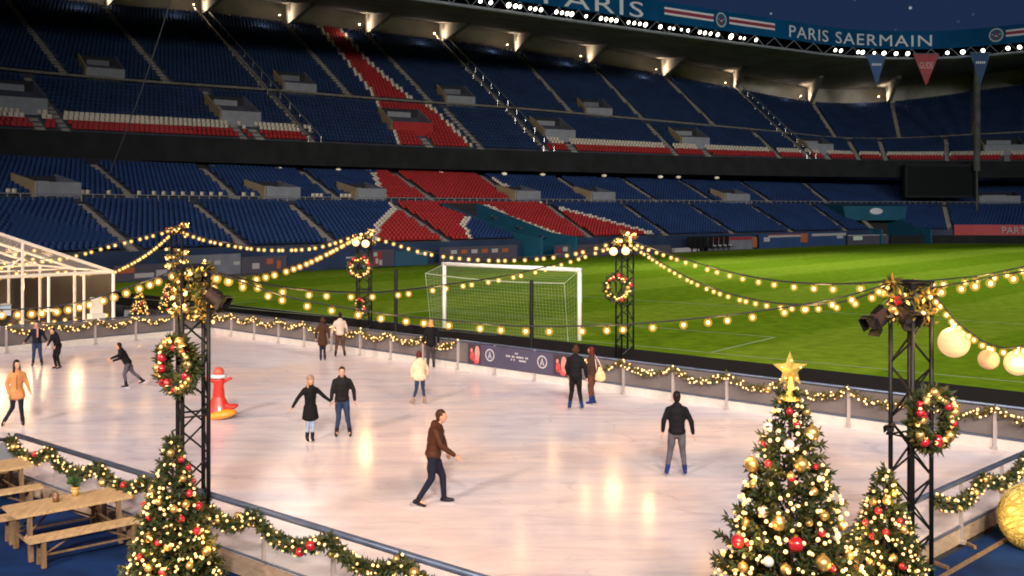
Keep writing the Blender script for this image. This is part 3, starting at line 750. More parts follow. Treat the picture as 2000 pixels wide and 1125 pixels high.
def cut_at(T,xp,yp,w,dv,v=None,through=False):
    u,v0=T.find(xp,yp)
    if v is not None: v0=v
    c=T.P(u,v0); fr=T.frame(u,v0)
    return dict(u=u,v0=v0,v1=v0+dv,c=c,fr=fr,w=w,through=through)
def entrance(root,T,c,front,side,h=1.2,sign=None):
    t,n=c['fr']; w=c['w']; p=c['c']; q=T.P(c['u'],c['v1']); dep=(q-p).dot(n); rise=q.z-p.z
    def pt(a,b,z): return p+t*a+n*b+Vector((0,0,z))
    f=MB(); f.hexa([pt(-w/2,-.1,-.3),pt(w/2,-.1,-.3),pt(w/2,.15,-.3),pt(-w/2,.15,-.3)],[pt(-w/2,-.1,h),pt(w/2,-.1,h),pt(w/2,.15,h),pt(-w/2,.15,h)])
    e=f.build('entrance',front,root)
    for s in(-1,1):
        g=MB(); a=s*w/2-.09;b=s*w/2+.09
        g.hexa([pt(a,.16,-.3),pt(b,.16,-.3),pt(b,dep,-.3),pt(a,dep,-.3)],[pt(a,.16,h+.02),pt(b,.16,h+.02),pt(b,dep,rise+1.1),pt(a,dep,rise+1.1)])
        g.build('side_wall',side if s<0 else M['wallgrey'],e)  # lit flank beige, other flank greyer: the light is put into the colour
    g=MB(); w2=w/2-.11
    g.hexa([pt(-w2,dep-.25,-.3),pt(w2,dep-.25,-.3),pt(w2,dep,-.3),pt(-w2,dep,-.3)],[pt(-w2,dep-.25,rise+.9),pt(w2,dep-.25,rise+.9),pt(w2,dep,rise+.9),pt(-w2,dep,rise+.9)])
    g.hexa([pt(-w2,.2,-.2),pt(w2,.2,-.2),pt(w2,dep-.27,-.2),pt(-w2,dep-.27,-.2)],[pt(-w2,.2,.05),pt(w2,.2,.05),pt(w2,dep-.27,.05),pt(-w2,dep-.27,.05)])
    g.build('doorway',M['voidm'],e)  # slabs coloured near black for the shade inside the opening
    g=MB(); g.hexa([pt(-w*.3,dep-.34,rise-.25),pt(w*.3,dep-.34,rise-.25),pt(w*.3,dep-.27,rise-.25),pt(-w*.3,dep-.27,rise-.25)],[pt(-w*.3,dep-.34,rise+.45),pt(w*.3,dep-.34,rise+.45),pt(w*.3,dep-.27,rise+.45),pt(-w*.3,dep-.27,rise+.45)])
    g.build('sign_plate',sign or M['wallgrey'],e)
    return e

# colours of the seats
LRED=[(733,335),(926,335),(1007,377),(1084,408),(1154,426),(1290,463),(1128,468),(1000,424),(955,400),(923,412),(903,440),(924,480),(745,486),(738,470),(752,440),(782,410),(760,386),(745,360)]
URED=[(622,46),(655,50),(720,125),(800,195),(845,215),(932,300),(788,300),(770,250),(730,180),(690,130)]
def redwhite(poly,dx,dy,X,Y):
    r=inpoly(poly,X,Y); w=np.zeros(r.shape,bool)
    for a,b in((dx,0),(-dx,0),(dx*.7,dy),(-dx*.7,-dy),(dx*.7,-dy),(-dx*.7,dy)): w|=inpoly(poly,X+a,Y+b)
    out=np.zeros(X.shape,int); out[w]=2; out[r]=1; return out
def lowcol(ri,X,Y):
    o=redwhite(LRED,9,3,X,Y)
    l=redwhite(LRED,16,2,X,Y); o=np.where((o==0)&(l==2)&(X<800)&(Y>385),2,o)
    o=np.where((o==2)&(Y<338),0,o)
    if ri==17: o=np.where((X<720)&(np.sin(X*1.7)>.2),2,o)
    return o
def upcol(ri,X,Y):
    o=redwhite(URED,7,3,X,Y)
    side=(X<612)|(X>1070)
    if ri<2: o=np.where(side,1,o)
    elif ri<4: o=np.where(side,2,o)
    return o

# lower tier
lb=[(.02,.47,17),(.53,.97,15)]
lcuts=[]
for (x,y,w) in((118,386,4.4),(545,386,4.4),(722,394,4.0),(1040,392,4.2),(1172,391,4.4),(1425,390,5.5),(1945,392,7)):
    lcuts.append(cut_at(LOW,x,y,w*.92,.13,v=.535))
tun=cut_at(LOW,1046,483,5.2,.43,v=0.0,through=True); lcuts.append(tun)
tun2=cut_at(LOW,1748,463,9.5,.30,v=0.0,through=True); lcuts.append(tun2)
lais=[(float(i),.0,.47,.85) for i in(2,3,4,5,6,7,8,9,10,11,13)]
for (x,y) in((206,352),(420,354),(606,355),(805,362),(965,362),(1110,365),(1240,366),(1345,368),(1470,370),(1580,371),(1835,375)):
    uu,_=LOW.find(x,y); lais.append((uu,.53,.97,.85))
lower=tier_build('lower_grandstand','lower seating tier of blue seats with a broad red sweep beside the pitch',LOW,lb,(.43,.40,.5),.52,lowcol,lcuts,lais,[M['blue'],M['red'],M['white']],(20,470,395,490),(0.0,15.9))
for c in lcuts[:7]: entrance(lower,LOW,c,M['lgrey'],M['beige'],1.35,M['lgrey'])
# walkway rail
for vv,nm in((.50,'walkway_rail'),):
    mb=MB(); A,Ls=LOW.arc(vv); s=np.arange(0,Ls[-1],1.1); P=np.stack([np.interp(s,Ls,A[:,k]) for k in range(3)],1)
    for p in P:
        if 0<1000+FX*p[0]/p[1]<2000: mb.tube((p[0],p[1],p[2]),(p[0],p[1],p[2]+.55),.06,n=4)
    mb.path([Vector(p)+Vector((0,0,.6)) for p in P[::2]],.05,n=4)
    mb.build(nm,M['lgrey'],lower)
# tunnels
def tunnel(c,T,wallm,h=.6,roof=False):
    t,n=c['fr']; w=c['w']; p=c['c'].copy(); p.z=PZ; e=None; N=10
    for s in(-1,1):
        g=MB()
        for i in range(N):
            v0=c['v0']+(c['v1']-c['v0'])*i/N; v1=c['v0']+(c['v1']-c['v0'])*(i+1)/N
            a=T.P(c['u'],v0); b=T.P(c['u'],v1); da=(a-c['c']).dot(n); db=(b-c['c']).dot(n)
            def pt(k,dd,z): return Vector((p.x,p.y,0))+t*(s*w/2+k)+n*dd+Vector((0,0,z))
            if i==0: da-=2.5
            g.hexa([pt(-.15,da,PZ),pt(.15,da,PZ),pt(.15,db,PZ),pt(-.15,db,PZ)],[pt(-.15,da,a.z+h),pt(.15,da,a.z+h),pt(.15,db,b.z+h),pt(-.15,db,b.z+h)])
        if e is None: e=g.build('tunnel',wallm,lower)
        else: g.build('side_wall',wallm,e)
    b=T.P(c['u'],c['v1']); db=(b-c['c']).dot(n)
    g=MB(); q=Vector((p.x,p.y,0))+n*db
    g.hexa([q-t*w/2+Vector((0,0,PZ)),q+t*w/2+Vector((0,0,PZ)),q+t*w/2+n*.3+Vector((0,0,PZ)),q-t*w/2+n*.3+Vector((0,0,PZ))],
           [q-t*w/2+Vector((0,0,b.z+h)),q+t*w/2+Vector((0,0,b.z+h)),q+t*w/2+n*.3+Vector((0,0,b.z+h)),q-t*w/2+n*.3+Vector((0,0,b.z+h))])
    g.build('doorway',M['voidm'],e)
    return e,p,t,n
e,p,t,n=tunnel(tun,LOW,M['teal'])
# a red-seated lid over the back of the tunnel mouth
q=LOW.P(tun['u'],.40); q0=LOW.P(tun['u'],.30)
e,p,t,n=tunnel(tun2,LOW,M['teal'],.5)
mb=MB(); w=tun2['w']; b0=tun2['c']+n*4.0; b0.z=0
mb.hexa([b0-t*(w/2+1)+Vector((0,0,4.0)),b0+t*(w/2+1)+Vector((0,0,4.0)),b0+t*(w/2+.5)+n*6+Vector((0,0,4.4)),b0-t*(w/2+.5)+n*6+Vector((0,0,4.4))],
        [b0-t*(w/2+1.6)+Vector((0,0,6.2)),b0+t*(w/2+1.6)+Vector((0,0,6.2)),b0+t*(w/2+1)+n*6+Vector((0,0,6.6)),b0-t*(w/2+1)+n*6+Vector((0,0,6.6))])
mb.build('canopy',M['teal'],e)
mb=MB(); c0=b0+n*3.2; mb.hexa([c0-t*3.4+Vector((0,0,PZ)),c0+t*1.6+Vector((0,0,PZ)),c0+t*1.6+n*.2+Vector((0,0,PZ)),c0-t*3.4+n*.2+Vector((0,0,PZ))],[c0-t*3.4+Vector((0,0,3.8)),c0+t*1.6+Vector((0,0,3.8)),c0+t*1.6+n*.2+Vector((0,0,3.8)),c0-t*3.4+n*.2+Vector((0,0,3.8))])
mb.build('back_wall',M['beige'],e)
mb=MB(); mb.box(c0-t*2.6-n*.3+Vector((0,0,2.6)),(1.2,.3,.7),math.atan2(t.y,t.x)); mb.build('lamp',mat('tunnel_lamp',(1,.9,.6),.5,emit=(1,.75,.35),estr=1.6),e)
mb=MB(); mb.ell(b0-n*.12+Vector((0,0,5.4)),(1.3,.08,.5),Matrix.Rotation(math.atan2(t.y,t.x),3,'Z')); mb.build('emblem',M['letter'],e)
# perimeter wall under the first row, broken by the two tunnels
us=np.linspace(0,15.9,150)
A=LOW.at(us,0.0); mb=MB()
for i in range(len(us)-1):
    a=Vector(A[i]);b=Vector(A[i+1]); mid=(a+b)/2
    tt=(b-a).normalized(); nn=Vector((-tt.y,tt.x,0))
    if any(abs((mid-c['c']).dot(c['fr'][0]))<c['w']/2 for c in(tun,tun2)):
        if mb.v: mb.build('front_wall',M['wallblue'],lower); mb=MB()
        continue
    a=a-nn*.35;b=b-nn*.35
    mb.hexa([(a.x,a.y,PZ-.1),(b.x,b.y,PZ-.1),((b+nn*.3).x,(b+nn*.3).y,PZ-.1),((a+nn*.3).x,(a+nn*.3).y,PZ-.1)],[(a.x,a.y,ZF+.35),(b.x,b.y,ZF+.35),((b+nn*.3).x,(b+nn*.3).y,ZF+.35),((a+nn*.3).x,(a+nn*.3).y,ZF+.35)])
mb.build('front_wall',M['wallblue'],lower)
# wall closing the back of the lower tier, overhang shade put into its black
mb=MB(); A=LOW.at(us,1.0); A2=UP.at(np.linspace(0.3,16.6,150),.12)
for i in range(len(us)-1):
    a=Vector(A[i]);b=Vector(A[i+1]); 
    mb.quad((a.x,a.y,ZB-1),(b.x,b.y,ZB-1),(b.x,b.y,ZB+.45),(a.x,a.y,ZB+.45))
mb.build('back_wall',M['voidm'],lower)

# upper tier
ub=[(.012,.325,13),(.365,.985,27)]
ucuts=[]
for (x,y,w) in((212,164,4.6),(592,191,4.8),(908,213,4.8),(1180,233,4.8)):
    ucuts.append(cut_at(UP,x,y,w*.95,.10,v=.365))
nlow=len(ucuts)
for (x,y,w) in((48,226,5.4),(475,248,5.2),(815,268,6.2),(1105,290,5.4),(1368,296,5.4),(1610,303,5.2),(1965,306,7)):
    ucuts.append(cut_at(UP,x,y,w*.95,.13,v=.11))
uais=[(float(i),.365,.985,.8) for i in range(1,17)]+[(float(i),.012,.325,.8) for i in(4,7,11)]
for (x,y) in((75,190),(420,212),(905,248),(1285,262),(1490,275),(1655,276),(1720,278),(1850,280)):
    uu,_=UP.find(x,y); uais.append((uu,.012,.325,.8))
for c in ucuts[nlow:]: uais.append((c['u']+.06,.012,.10,1.0))
upper=tier_build('upper_grandstand','steep upper seating tier of shaded blue seats with red and white front rows',UP,ub,(.44,.50,.5),.54,upcol,ucuts,uais,[M['blue_shade'],M['red'],M['white']],(20,600,230,290),(0.05,16.95))
for i,c in enumerate(ucuts): entrance(upper,UP,c,M['red'] if i==nlow+2 else M['lgrey'],M['beige'],1.2 if i<nlow else 1.5,M['wallgrey'] if i<nlow else M['lgrey'])
# long bright handrails on three stairs
for i in(4,7,11):
    for s in(-1,1):
        mb=MB(); pts=[]
        for v in np.linspace(.0,.985,14):
            t,n=UP.frame(i,v); pts.append(UP.P(i,v)+t*s*.85+Vector((0,0,1.0)))
        mb.path(pts,.09,n=5)
        for p in pts: mb.tube(p,p-Vector((0,0,1.0)),.05,n=4)
        mb.build('handrail',M['steel'],upper)
# walkway kerb
mb=MB(); A,Ls=UP.arc(.345); s=np.arange(0,Ls[-1],3.0); mb.path([Vector((np.interp(x,Ls,A[:,0]),np.interp(x,Ls,A[:,1]),np.interp(x,Ls,A[:,2])+.35)) for x in s],.14,n=4); mb.build('walkway_rail',M['stair'],upper)
# black fascia and the soffit behind it
mb=MB(); us=np.linspace(0,17,180); A=UP.at(us,0.0); Bk=LOW.at(np.linspace(0,15.99,180),1.0)
ZS=10.95
for i in range(len(us)-1):
    a=Vector(A[i]);b=Vector(A[i+1]); tt=(b-a).normalized(); nn=Vector((-tt.y,tt.x,0))
    a=a-nn*.3;b=b-nn*.3; c=a+nn*26;d=b+nn*26
    mb.quad((a.x,a.y,ZS),(b.x,b.y,ZS),(b.x,b.y,ZC+.25),(a.x,a.y,ZC+.25))
    mb.quad((a.x,a.y,ZC+.25),(b.x,b.y,ZC+.25),((b+nn*.3).x,(b+nn*.3).y,ZC+.25),((a+nn*.3).x,(a+nn*.3).y,ZC+.25))
    mb.quad((a.x,a.y,ZS),(b.x,b.y,ZS),(d.x,d.y,ZS-.02),(c.x,c.y,ZS-.02))
mb.build('fascia',M['dark'],upper)
# small lamps under the soffit
for k,x in enumerate((118,270,318,345,415,545,660,720,860,985,1060,1180,1290,1325,1400)):
    q=c_pt(x,ZS-.35,-2.0); mb=MB(); mb.ell(q,(.38,.38,.22)); mb.build('ceiling_lamp',mat('soffit_lamp',(1,.9,.7),.5,emit=(.9,.82,.62),estr=.12 if k%3 else .25),upper)
# video screen hanging under the fascia
a=c_pt(1768,0,3.0);b=c_pt(1907,0,3.0); t=(b-a).normalized(); t.z=0; n=Vector((-t.y,t.x,0))
root=empty('video_screen',(a+b)/2+Vector((0,0,7.3)),'large switched-off black video screen hanging below the upper tier','screen')
mb=MB(); z0=CAMH+(HZ-386)*a.y/FX; z1=CAMH+(HZ-320)*a.y/FX
mb.hexa([a+Vector((0,0,z0)),b+Vector((0,0,z0)),b+n*.8+Vector((0,0,z0)),a+n*.8+Vector((0,0,z0))],[a+Vector((0,0,z1)),b+Vector((0,0,z1)),b+n*.8+Vector((0,0,z1)),a+n*.8+Vector((0,0,z1))])
mb.build('housing',M['dark'],root)
mb=MB(); mb.quad(a-n*.03+t*.4+Vector((0,0,z0+.4)),b-n*.03-t*.4+Vector((0,0,z0+.4)),b-n*.03-t*.4+Vector((0,0,z1-.4)),a-n*.03+t*.4+Vector((0,0,z1-.4))); mb.build('display',mat('screen_glass',(.006,.009,.010),.7,spec=.1),root)
# tall pillar at the corner, from the ground to the roof
q=c_pt(1908,0,4.0); mb=MB()
mb.tube((q.x,q.y,PZ),(q.x,q.y,ZS+1.0),.16,n=10); mb.tube((q.x,q.y,ZS+1.0),(q.x,q.y,29.6),.55,n=14)
o=mb.build('stadium_pillar',mat('pillar_concrete',(.07,.075,.07),.8,var=.5,scale=.6)); tag(o,'tall dark pillar at the stadium corner beside the black screen','pillar',kind='thing')

# ------------------------------------------------------------------ roof
E_x=[-400,0,400,700,850,1000,1294,1524,1650,1790,2000,2200,2500]; E_y=[-190,-140,-88,-45,-22,0,43,75,91,96,82,55,10]
def e_pt(x,z=30.6,off=0.0):
    y=float(pchip(E_x,E_y,x)[0]); d=25.0*FX/(HZ-y)+off
    return Vector(((x-1000)*d/FX,d,z))
roof=empty('stadium_roof',(0,140,30),'concrete stadium roof with a blue banner edge lettered in white','roof')
xs=np.linspace(-400,2450,150)
Epts=[e_pt(x) for x in xs]
BAND=2.75
mb=MB()
for i in range(len(xs)-1):
    a,b=Epts[i],Epts[i+1]; tt=(b-a).normalized(); nn=Vector((-tt.y,tt.x,0))
    z0,z1=30.6,30.6+BAND
    mb.hexa([(a.x,a.y,z0),(b.x,b.y,z0),((b+nn*.3).x,(b+nn*.3).y,z0),((a+nn*.3).x,(a+nn*.3).y,z0)],[(a.x,a.y,z1),(b.x,b.y,z1),((b+nn*.3).x,(b+nn*.3).y,z1),((a+nn*.3).x,(a+nn*.3).y,z1)])
ban=mb.build('edge_banner',M['banner'],roof)
EL=np.concatenate([[0],np.cumsum([ (Epts[i+1]-Epts[i]).length for i in range(len(xs)-1)])])
def on_edge(s,z,off=-.06):
    X=np.interp(s,EL,[p.x for p in Epts]);Y=np.interp(s,EL,[p.y for p in Epts])
    X2=np.interp(s+.5,EL,[p.x for p in Epts]);Y2=np.interp(s+.5,EL,[p.y for p in Epts])
    t=Vector((X2-X,Y2-Y,0)).normalized(); n=Vector((-t.y,t.x,0))
    return Vector((X,Y,z))+n*off
def s_of(x): return float(np.interp(x,xs,EL))
def word_on_edge(word,x0,x1,zb,h,name='lettering'):
    me=textmesh(word,1.0,name,1.12)
    co=np.array([v.co[:] for v in me.vertices]); mn=co.min(0);mx=co.max(0)
    s0,s1=s_of(x0),s_of(x1)
    for v in me.vertices:
        s=s0+(v.co.x-mn[0])/(mx[0]-mn[0])*(s1-s0); z=zb+(v.co.y-mn[1])/(mx[1]-mn[1])*h
        v.co=on_edge(s,z)-world_loc(ban)
    me.materials.clear(); me.materials.append(M['letter'])
    o=D.objects.new(name,me); C.objects.link(o); o.parent=ban
word_on_edge('PARIS',1062,1256,30.75,2.0)
word_on_edge('PARIS SAERMAIN',1541,1820,31.0,1.75)
word_on_edge('T',1020,1047,31.5,1.6)
def stripe(x0,x1):
    for (a,b,m) in((1.05,1.32,'stripew'),(1.32,1.78,'striper'),(1.78,2.05,'stripew')):
        mb=MB(); ss=np.linspace(s_of(x0),s_of(x1),14)
        for i in range(13):
            mb.quad(on_edge(ss[i],30.6+a),on_edge(ss[i+1],30.6+a),on_edge(ss[i+1],30.6+b),on_edge(ss[i],30.6+b))
        mb.build('stripe',M[m],ban)
stripe(1297,1393);stripe(1424,1513);stripe(1965,2050)
def roundel(x):
    s=s_of(x); c=30.6+1.45
    mb=MB()
    def ring(r0,r1,off,m,mi):
        for i in range(24):
            a=2*math.pi*i/24;b=2*math.pi*(i+1)/24
            if r0==0: mb.add([on_edge(s,c,off),on_edge(s+r1*math.cos(a),c+r1*math.sin(a),off),on_edge(s+r1*math.cos(b),c+r1*math.sin(b),off)],[(0,1,2)],mi)
            else: mb.quad(on_edge(s+r0*math.cos(a),c+r0*math.sin(a),off),on_edge(s+r1*math.cos(a),c+r1*math.sin(a),off),on_edge(s+r1*math.cos(b),c+r1*math.sin(b),off),on_edge(s+r0*math.cos(b),c+r0*math.sin(b),off),mi)
    ring(0,1.18,-.07,None,0); ring(.86,1.0,-.08,None,1)
    # a tapering tower in red over white strokes
    def tri(pts,mi,off): mb.add([on_edge(s+a,c+b,off) for a,b in pts],[tuple(range(len(pts)))],mi)
    tri([(-.42,-.6),(-.2,-.6),(-.02,.1),(0,.62)],2,-.09); tri([(.42,-.6),(0,.62),(.02,.1),(.2,-.6)],2,-.09)
    tri([(-.24,-.22),(.24,-.22),(.18,-.05),(-.18,-.05)],1,-.10)
    tri([(-.75,.0),(-.45,.2),(-.4,.05)],1,-.09); tri([(.75,.0),(.4,.05),(.45,.2)],1,-.09)
    mb.build('emblem',[M['teal'],M['letter'],M['striper']],ban)
roundel(1408);roundel(1946)
# catwalk tube, lattice and underside
mb=MB()
for i in range(0,len(xs)-1):
    a,b=Epts[i],Epts[i+1]; o=Vector((0,0,-1.45))
    mb.tube(a+o,b+o,.16,n=5,cap=False)
    if i%2==0: mb.tube(a+Vector((0,0,-.02)),b+o,.05,n=4)
    else: mb.tube(a+o,b+Vector((0,0,-.02)),.05,n=4)
    mb.tube(a+o+Vector((0,1.2,0)),b+o+Vector((0,1.2,0)),.08,n=4,cap=False)
mb.build('catwalk',M['lgrey'],roof)
WH=3.4
tx=np.linspace(-430,2440,150)
mb=MB(); wl=MB(); tp=MB()
fr=[(e_pt(x,29.5,1.6)) for x in np.linspace(-400,2420,150)]
bk=[t_pt(x,WH,2.5) for x in tx]; bl=[t_pt(x,-1.5,2.5) for x in tx]
for i in range(149):
    for k in range(6):
        a=fr[i].lerp(bk[i],k/6);b=fr[i+1].lerp(bk[i+1],k/6);c=fr[i+1].lerp(bk[i+1],(k+1)/6);d=fr[i].lerp(bk[i],(k+1)/6)
        mb.quad(d,c,b,a)
    wl.quad(bl[i],bl[i+1],bk[i+1],bk[i])
    up=Vector((0,0,3.4)); f0=e_pt(xs[i],30.6+BAND,.3); f1=e_pt(xs[i+1],30.6+BAND,.3)
    tp.quad(f0,f1,bk[i+1]+up,bk[i]+up)
mb.build('underside',M['conc'],roof); wl.build('back_wall',M['concwall'],roof); tp.build('top_deck',M['dark'],roof)
# radial beams on columns, each with a small uplight on its flank
lampx={557:590,713:722,860:882,1007:1032,1150:1163,1297:1318,1440:1462,1587:1604,1741:1747}
for x in (3,200,389,557,713,860,1007,1150,1297,1440,1587,1741,1910,2012):
    b=t_pt(x,0,0); 
    xe=x+ (60 if x<1000 else 45 if x<1500 else 25)
    i=int(np.argmin(np.abs(tx-x))); top=t_pt(x,WH,2.0); f=fr[int(np.argmin(np.abs(np.linspace(-400,2420,150)-(x+ (230 if x<900 else 150 if x<1400 else 60)))))]
    dv=(f-top); ln=dv.length; dvn=dv.normalized(); t=Vector((dvn.y,-dvn.x,0)).normalized()
    h=3.5; L=min(15.0,ln*.5); tip=top+dvn*L
    mb=MB()
    for s0,s1 in((-.35,.35),):
        A0=top+t*s0;A1=top+t*s1;B0=tip+t*s0;B1=tip+t*s1
        dn=Vector((0,0,-h))
        mb.hexa([A0+dn,A1+dn,B1-Vector((0,0,.35)),B0-Vector((0,0,.35))],[A0+Vector((0,0,.2)),A1+Vector((0,0,.2)),B1+Vector((0,0,.2)),B0+Vector((0,0,.2))])
    bm_=mb.build('roof_beam',M['conc'],roof)
    mb=MB(); cpt=top+dvn*.4; mb.box((cpt.x,cpt.y,(cpt.z-h+b.z-1.2)/2),(1.0,1.0,max(.4,(cpt.z-h)-(b.z-1.2))),math.atan2(dvn.y,dvn.x)); mb.build('column',M['dark'],bm_)
    if x in lampx or x in(200,389):
        # the flank that faces the pitch side
        sd=t if (t.dot(-top)>0) else -t
        lp=top+dvn*2.6+sd*1.9+Vector((0,0,-1.9))
        mb=MB(); mb.ell(lp,(.16,.16,.10),seg=8,ring=6); la=mb.build('beam_lamp',M['warmlens'],bm_)
        tgt=top+dvn*3.2+Vector((0,0,-1.2))
        point_light('beam_fill',lp+dvn*3+sd*3+Vector((0,0,-1.2)),75,(1,.86,.66),.4,bm_)  # extra fill added to lift the underside and top rows
        spot_light('beam_light',lp+sd*.35+Vector((0,0,-.3)),tgt,1000,(1,.74,.44),140,.15,.8,bm_)
# floodlights along the catwalk
FL=[(700,1),(725,1),(760,1.1),(800,1),(834,1),(868,1.2),(935,1),(955,1.1),(990,1.5),(1003,1.2),(1012,1.0),(1032,.9),(1042,1),(1053,1.1),(1083,1.1),(1094,1),(1104,1.2),(1113,1.4),(1141,.9),(1170,1.1),(1180,1.1),(1190,1.2),(1200,1.2),(1224,1),(1235,1),(1246,1),(1257,1.4),(1286,1.3),(1304,.8),(1312,.8),(1327,.7),(1340,1),(1363,1.2),(1373,1.2),(1384,1.1),(1398,1.3),(1424,2.0),(1442,.8),(1450,.8),(1473,1.2),(1628,1.1),(1639,1.3),(1673,1.2),(1682,1.5),(1705,.9),(1724,1.6),(1748,1.4),(1771,1.5),(1850,1.2),(1881,1.6),(1921,1.3),(1970,1.4),(1993,1.4)]
for k,(x,r) in enumerate(FL):
    s=s_of(x); c=on_edge(s,30.6-.75,-.35); t=(on_edge(s+.5,0)-on_edge(s,0)).normalized(); nn=Vector((-t.y,t.x,0)); aim=(-nn*1-Vector((0,0,.55))).normalized()
    root=empty('floodlight',c,'white floodlight under the blue roof banner, %s lamp along the row from its dim end'%ordn(k),'floodlight','floodlights along the roof edge')
    R=.24*r**.8; mb=MB(); mb.tube(c-aim*.45,c,R*.6,R*1.08,n=12); mb.tube(c-aim*.45,c-aim*.45+Vector((0,0,.75)),.05,n=5); mb.build('housing',M['dark'],root)
    mb=MB(); mb.ell(c+aim*.03,(R,R,R*.35),aim.to_track_quat('Z','Y').to_matrix(),seg=14,ring=8); mb.build('lens',M['floodlens'],root,True)
# pennants hanging from the catwalk
for k,(x,y0,y1,hw,m,lab,txt) in enumerate(((1712,108,167,19,'penblue','small blue triangular pennant hanging from the roof edge nearest the lettered banner end',''),(1809,106,168,25,'penred','dusky red triangular pennant hanging from the roof edge between two blue ones','GUDE'),(1915,104,166,20,'penblue2','darker blue triangular pennant hanging in front of the tall corner pillar',''))):
    p=e_pt(x,0,-.8); d=p.y; a=W(x-hw,y0,d);b=W(x+hw,y0,d);c=W(x,y1,d)
    root=empty('pennant',(a+b)/2,lab,'pennant'); 
    mt=mat(m,{'penblue':(.03,.085,.22),'penred':(.30,.05,.06),'penblue2':(.02,.06,.15)}[m],.8,var=.12,scale=1)
    mb=MB(); th=Vector((0,.05,0)); mb.add([a,b,c,a+th,b+th,c+th],[(0,1,2),(5,4,3),(0,3,4,1),(1,4,5,2),(2,5,3,0)]); mb.build('cloth',mt,root)
    mb=MB(); mb.tube(a+Vector((0,0,.1)),b+Vector((0,0,.1)),.05,n=5); mb.build('rod',M['lgrey'],root)
    if txt:
        me=textmesh(txt,1.0,'lettering'); co=np.array([v.co[:] for v in me.vertices]); mn=co.min(0);mx=co.max(0)
        for v in me.vertices:
            v.co=Vector((p.x+((v.co.x-mn[0])/(mx[0]-mn[0])-.5)*hw*1.05*d/FX,d-.03,CAMH-(134-HZ)*d/FX+((v.co.y-mn[1])/(mx[1]-mn[1]))*1.0))-world_loc(root)
        me.materials.clear(); me.materials.append(mat('faded_print',(.5,.36,.36),.8)); o=D.objects.new('lettering',me); C.objects.link(o); o.parent=root
    else:
        mb=MB(); zc=CAMH-((y0+18)-HZ)*d/FX
        for i in range(5): mb.box((p.x+(i-2)*.3,d-.03,zc),(.2,.02,.34))
        mb.build('print_mark',M['letter'],root)
# thin slanting camera wire
mb=MB(); a=W(352,-60,84);b=W(214,338,99); pts=[a.lerp(b,i/12)+Vector((0,0,-.8*math.sin(math.pi*i/12))) for i in range(13)]; mb.path(pts,.05,n=4); o=mb.build('wire',M['steel']); tag(o,'thin grey wire slanting down across the blue seats','wire')

# ------------------------------------------------------------------ pitch-side hoardings and dugouts
def hoarding(x0,x1,off,h,m,label,bits=(),z=PZ):
    root=empty('advertising_board',front_pt((x0+x1)/2,z,off),label,'advertising board','boards along the far touchline')
    mb=MB(); N=6; X=np.linspace(x0,x1,N+1)
    P=[front_pt(x,0,off) for x in X]
    for i in range(N):
        a,b=P[i],P[i+1]; tt=(b-a).normalized(); nn=Vector((-tt.y,tt.x,0))*.18
        mb.hexa([(a.x,a.y,z),(b.x,b.y,z),((b+nn).x,(b+nn).y,z),((a+nn).x,(a+nn).y,z)],[(a.x,a.y,z+h),(b.x,b.y,z+h),((b+nn).x,(b+nn).y,z+h),((a+nn).x,(a+nn).y,z+h)])
    bd=mb.build('board',m,root)
    for (bx0,bx1,f0,f1,bm_) in bits:
        mb=MB(); a=front_pt(bx0,0,off);b=front_pt(bx1,0,off); tt=(b-a).normalized(); nn=Vector((-tt.y,tt.x,0))*-.05
        a=a+nn;b=b+nn; mb.quad((a.x,a.y,z+h*f0),(b.x,b.y,z+h*f0),(b.x,b.y,z+h*f1),(a.x,a.y,z+h*f1)); mb.build('graphic',bm_,root)
    return root
adr=mat('ad_red',(.2,.02,.025),.6,var=.15,scale=.3); adw=mat('ad_white',(.30,.30,.33),.6); ado=mat('ad_orange',(.28,.08,.035),.6); adb=mat('ad_blue',(.015,.045,.13),.6,var=.2,scale=.3); addk=mat('ad_dark',(.05,.05,.075),.6,var=.2,scale=.3); adteal=mat('ad_teal',(.014,.065,.115),.6,var=.15,scale=.3)
hoarding(225,330,3.2,1.1,addk,'dark grey touchline board with pale blocks beside the tent corner',[(230,262,.5,.85,ado),(262,300,.15,.45,adw),(304,326,.2,.6,adw)])
hoarding(332,470,3.2,1.6,M['wallgrey'],'long grey touchline board with small pale marks behind the near truss',[(418,430,.5,.7,adw),(455,468,.45,.62,adw)])
hoarding(472,560,3.2,1.3,addk,'dark board with orange and pale fragments on the far touchline',[(492,506,.25,.6,adw),(520,533,.5,.85,ado),(540,548,.2,.7,ado)])
hoarding(562,700,3.2,1.2,M['wallblue'],'long dim blue touchline board with one thin pale bar',[(675,694,.7,.82,adw)])
hoarding(702,770,3.2,1.5,addk,'dark board with a red and white cross flag on the far touchline',[(729,745,.1,.9,adr),(729,736,.62,.85,adw),(740,746,.1,.4,adw),(733,738,.2,.5,adw),(708,727,.0,.2,adw)])
hoarding(772,835,3.2,1.3,adteal,'teal touchline board between the flag board and the goal',[(814,826,.72,.86,adw)])
hoarding(860,1010,2.6,1.5,addk,'dark touchline board with a row of red and white lozenges under the red seats',[(880+i*20,892+i*20,.55,.8,ado if i%2 else adw) for i in range(6)])
hoarding(1084,1190,2.6,1.3,addk,'dark board with red blobs to the far side of the player tunnel',[(1088,1097,.4,.75,adr),(1099,1108,.5,.85,adw),(1120,1135,.3,.7,adr)])
hoarding(1200,1310,2.6,.9,addk,'low dark board below the tip of the red seats')
hoarding(1384,1470,2.6,1.6,M['wallgrey'],'grey and orange cabin board between the dugout and the blue boards',[(1388,1468,.75,.98,adr),(1469,1478,.1,.95,ado)])
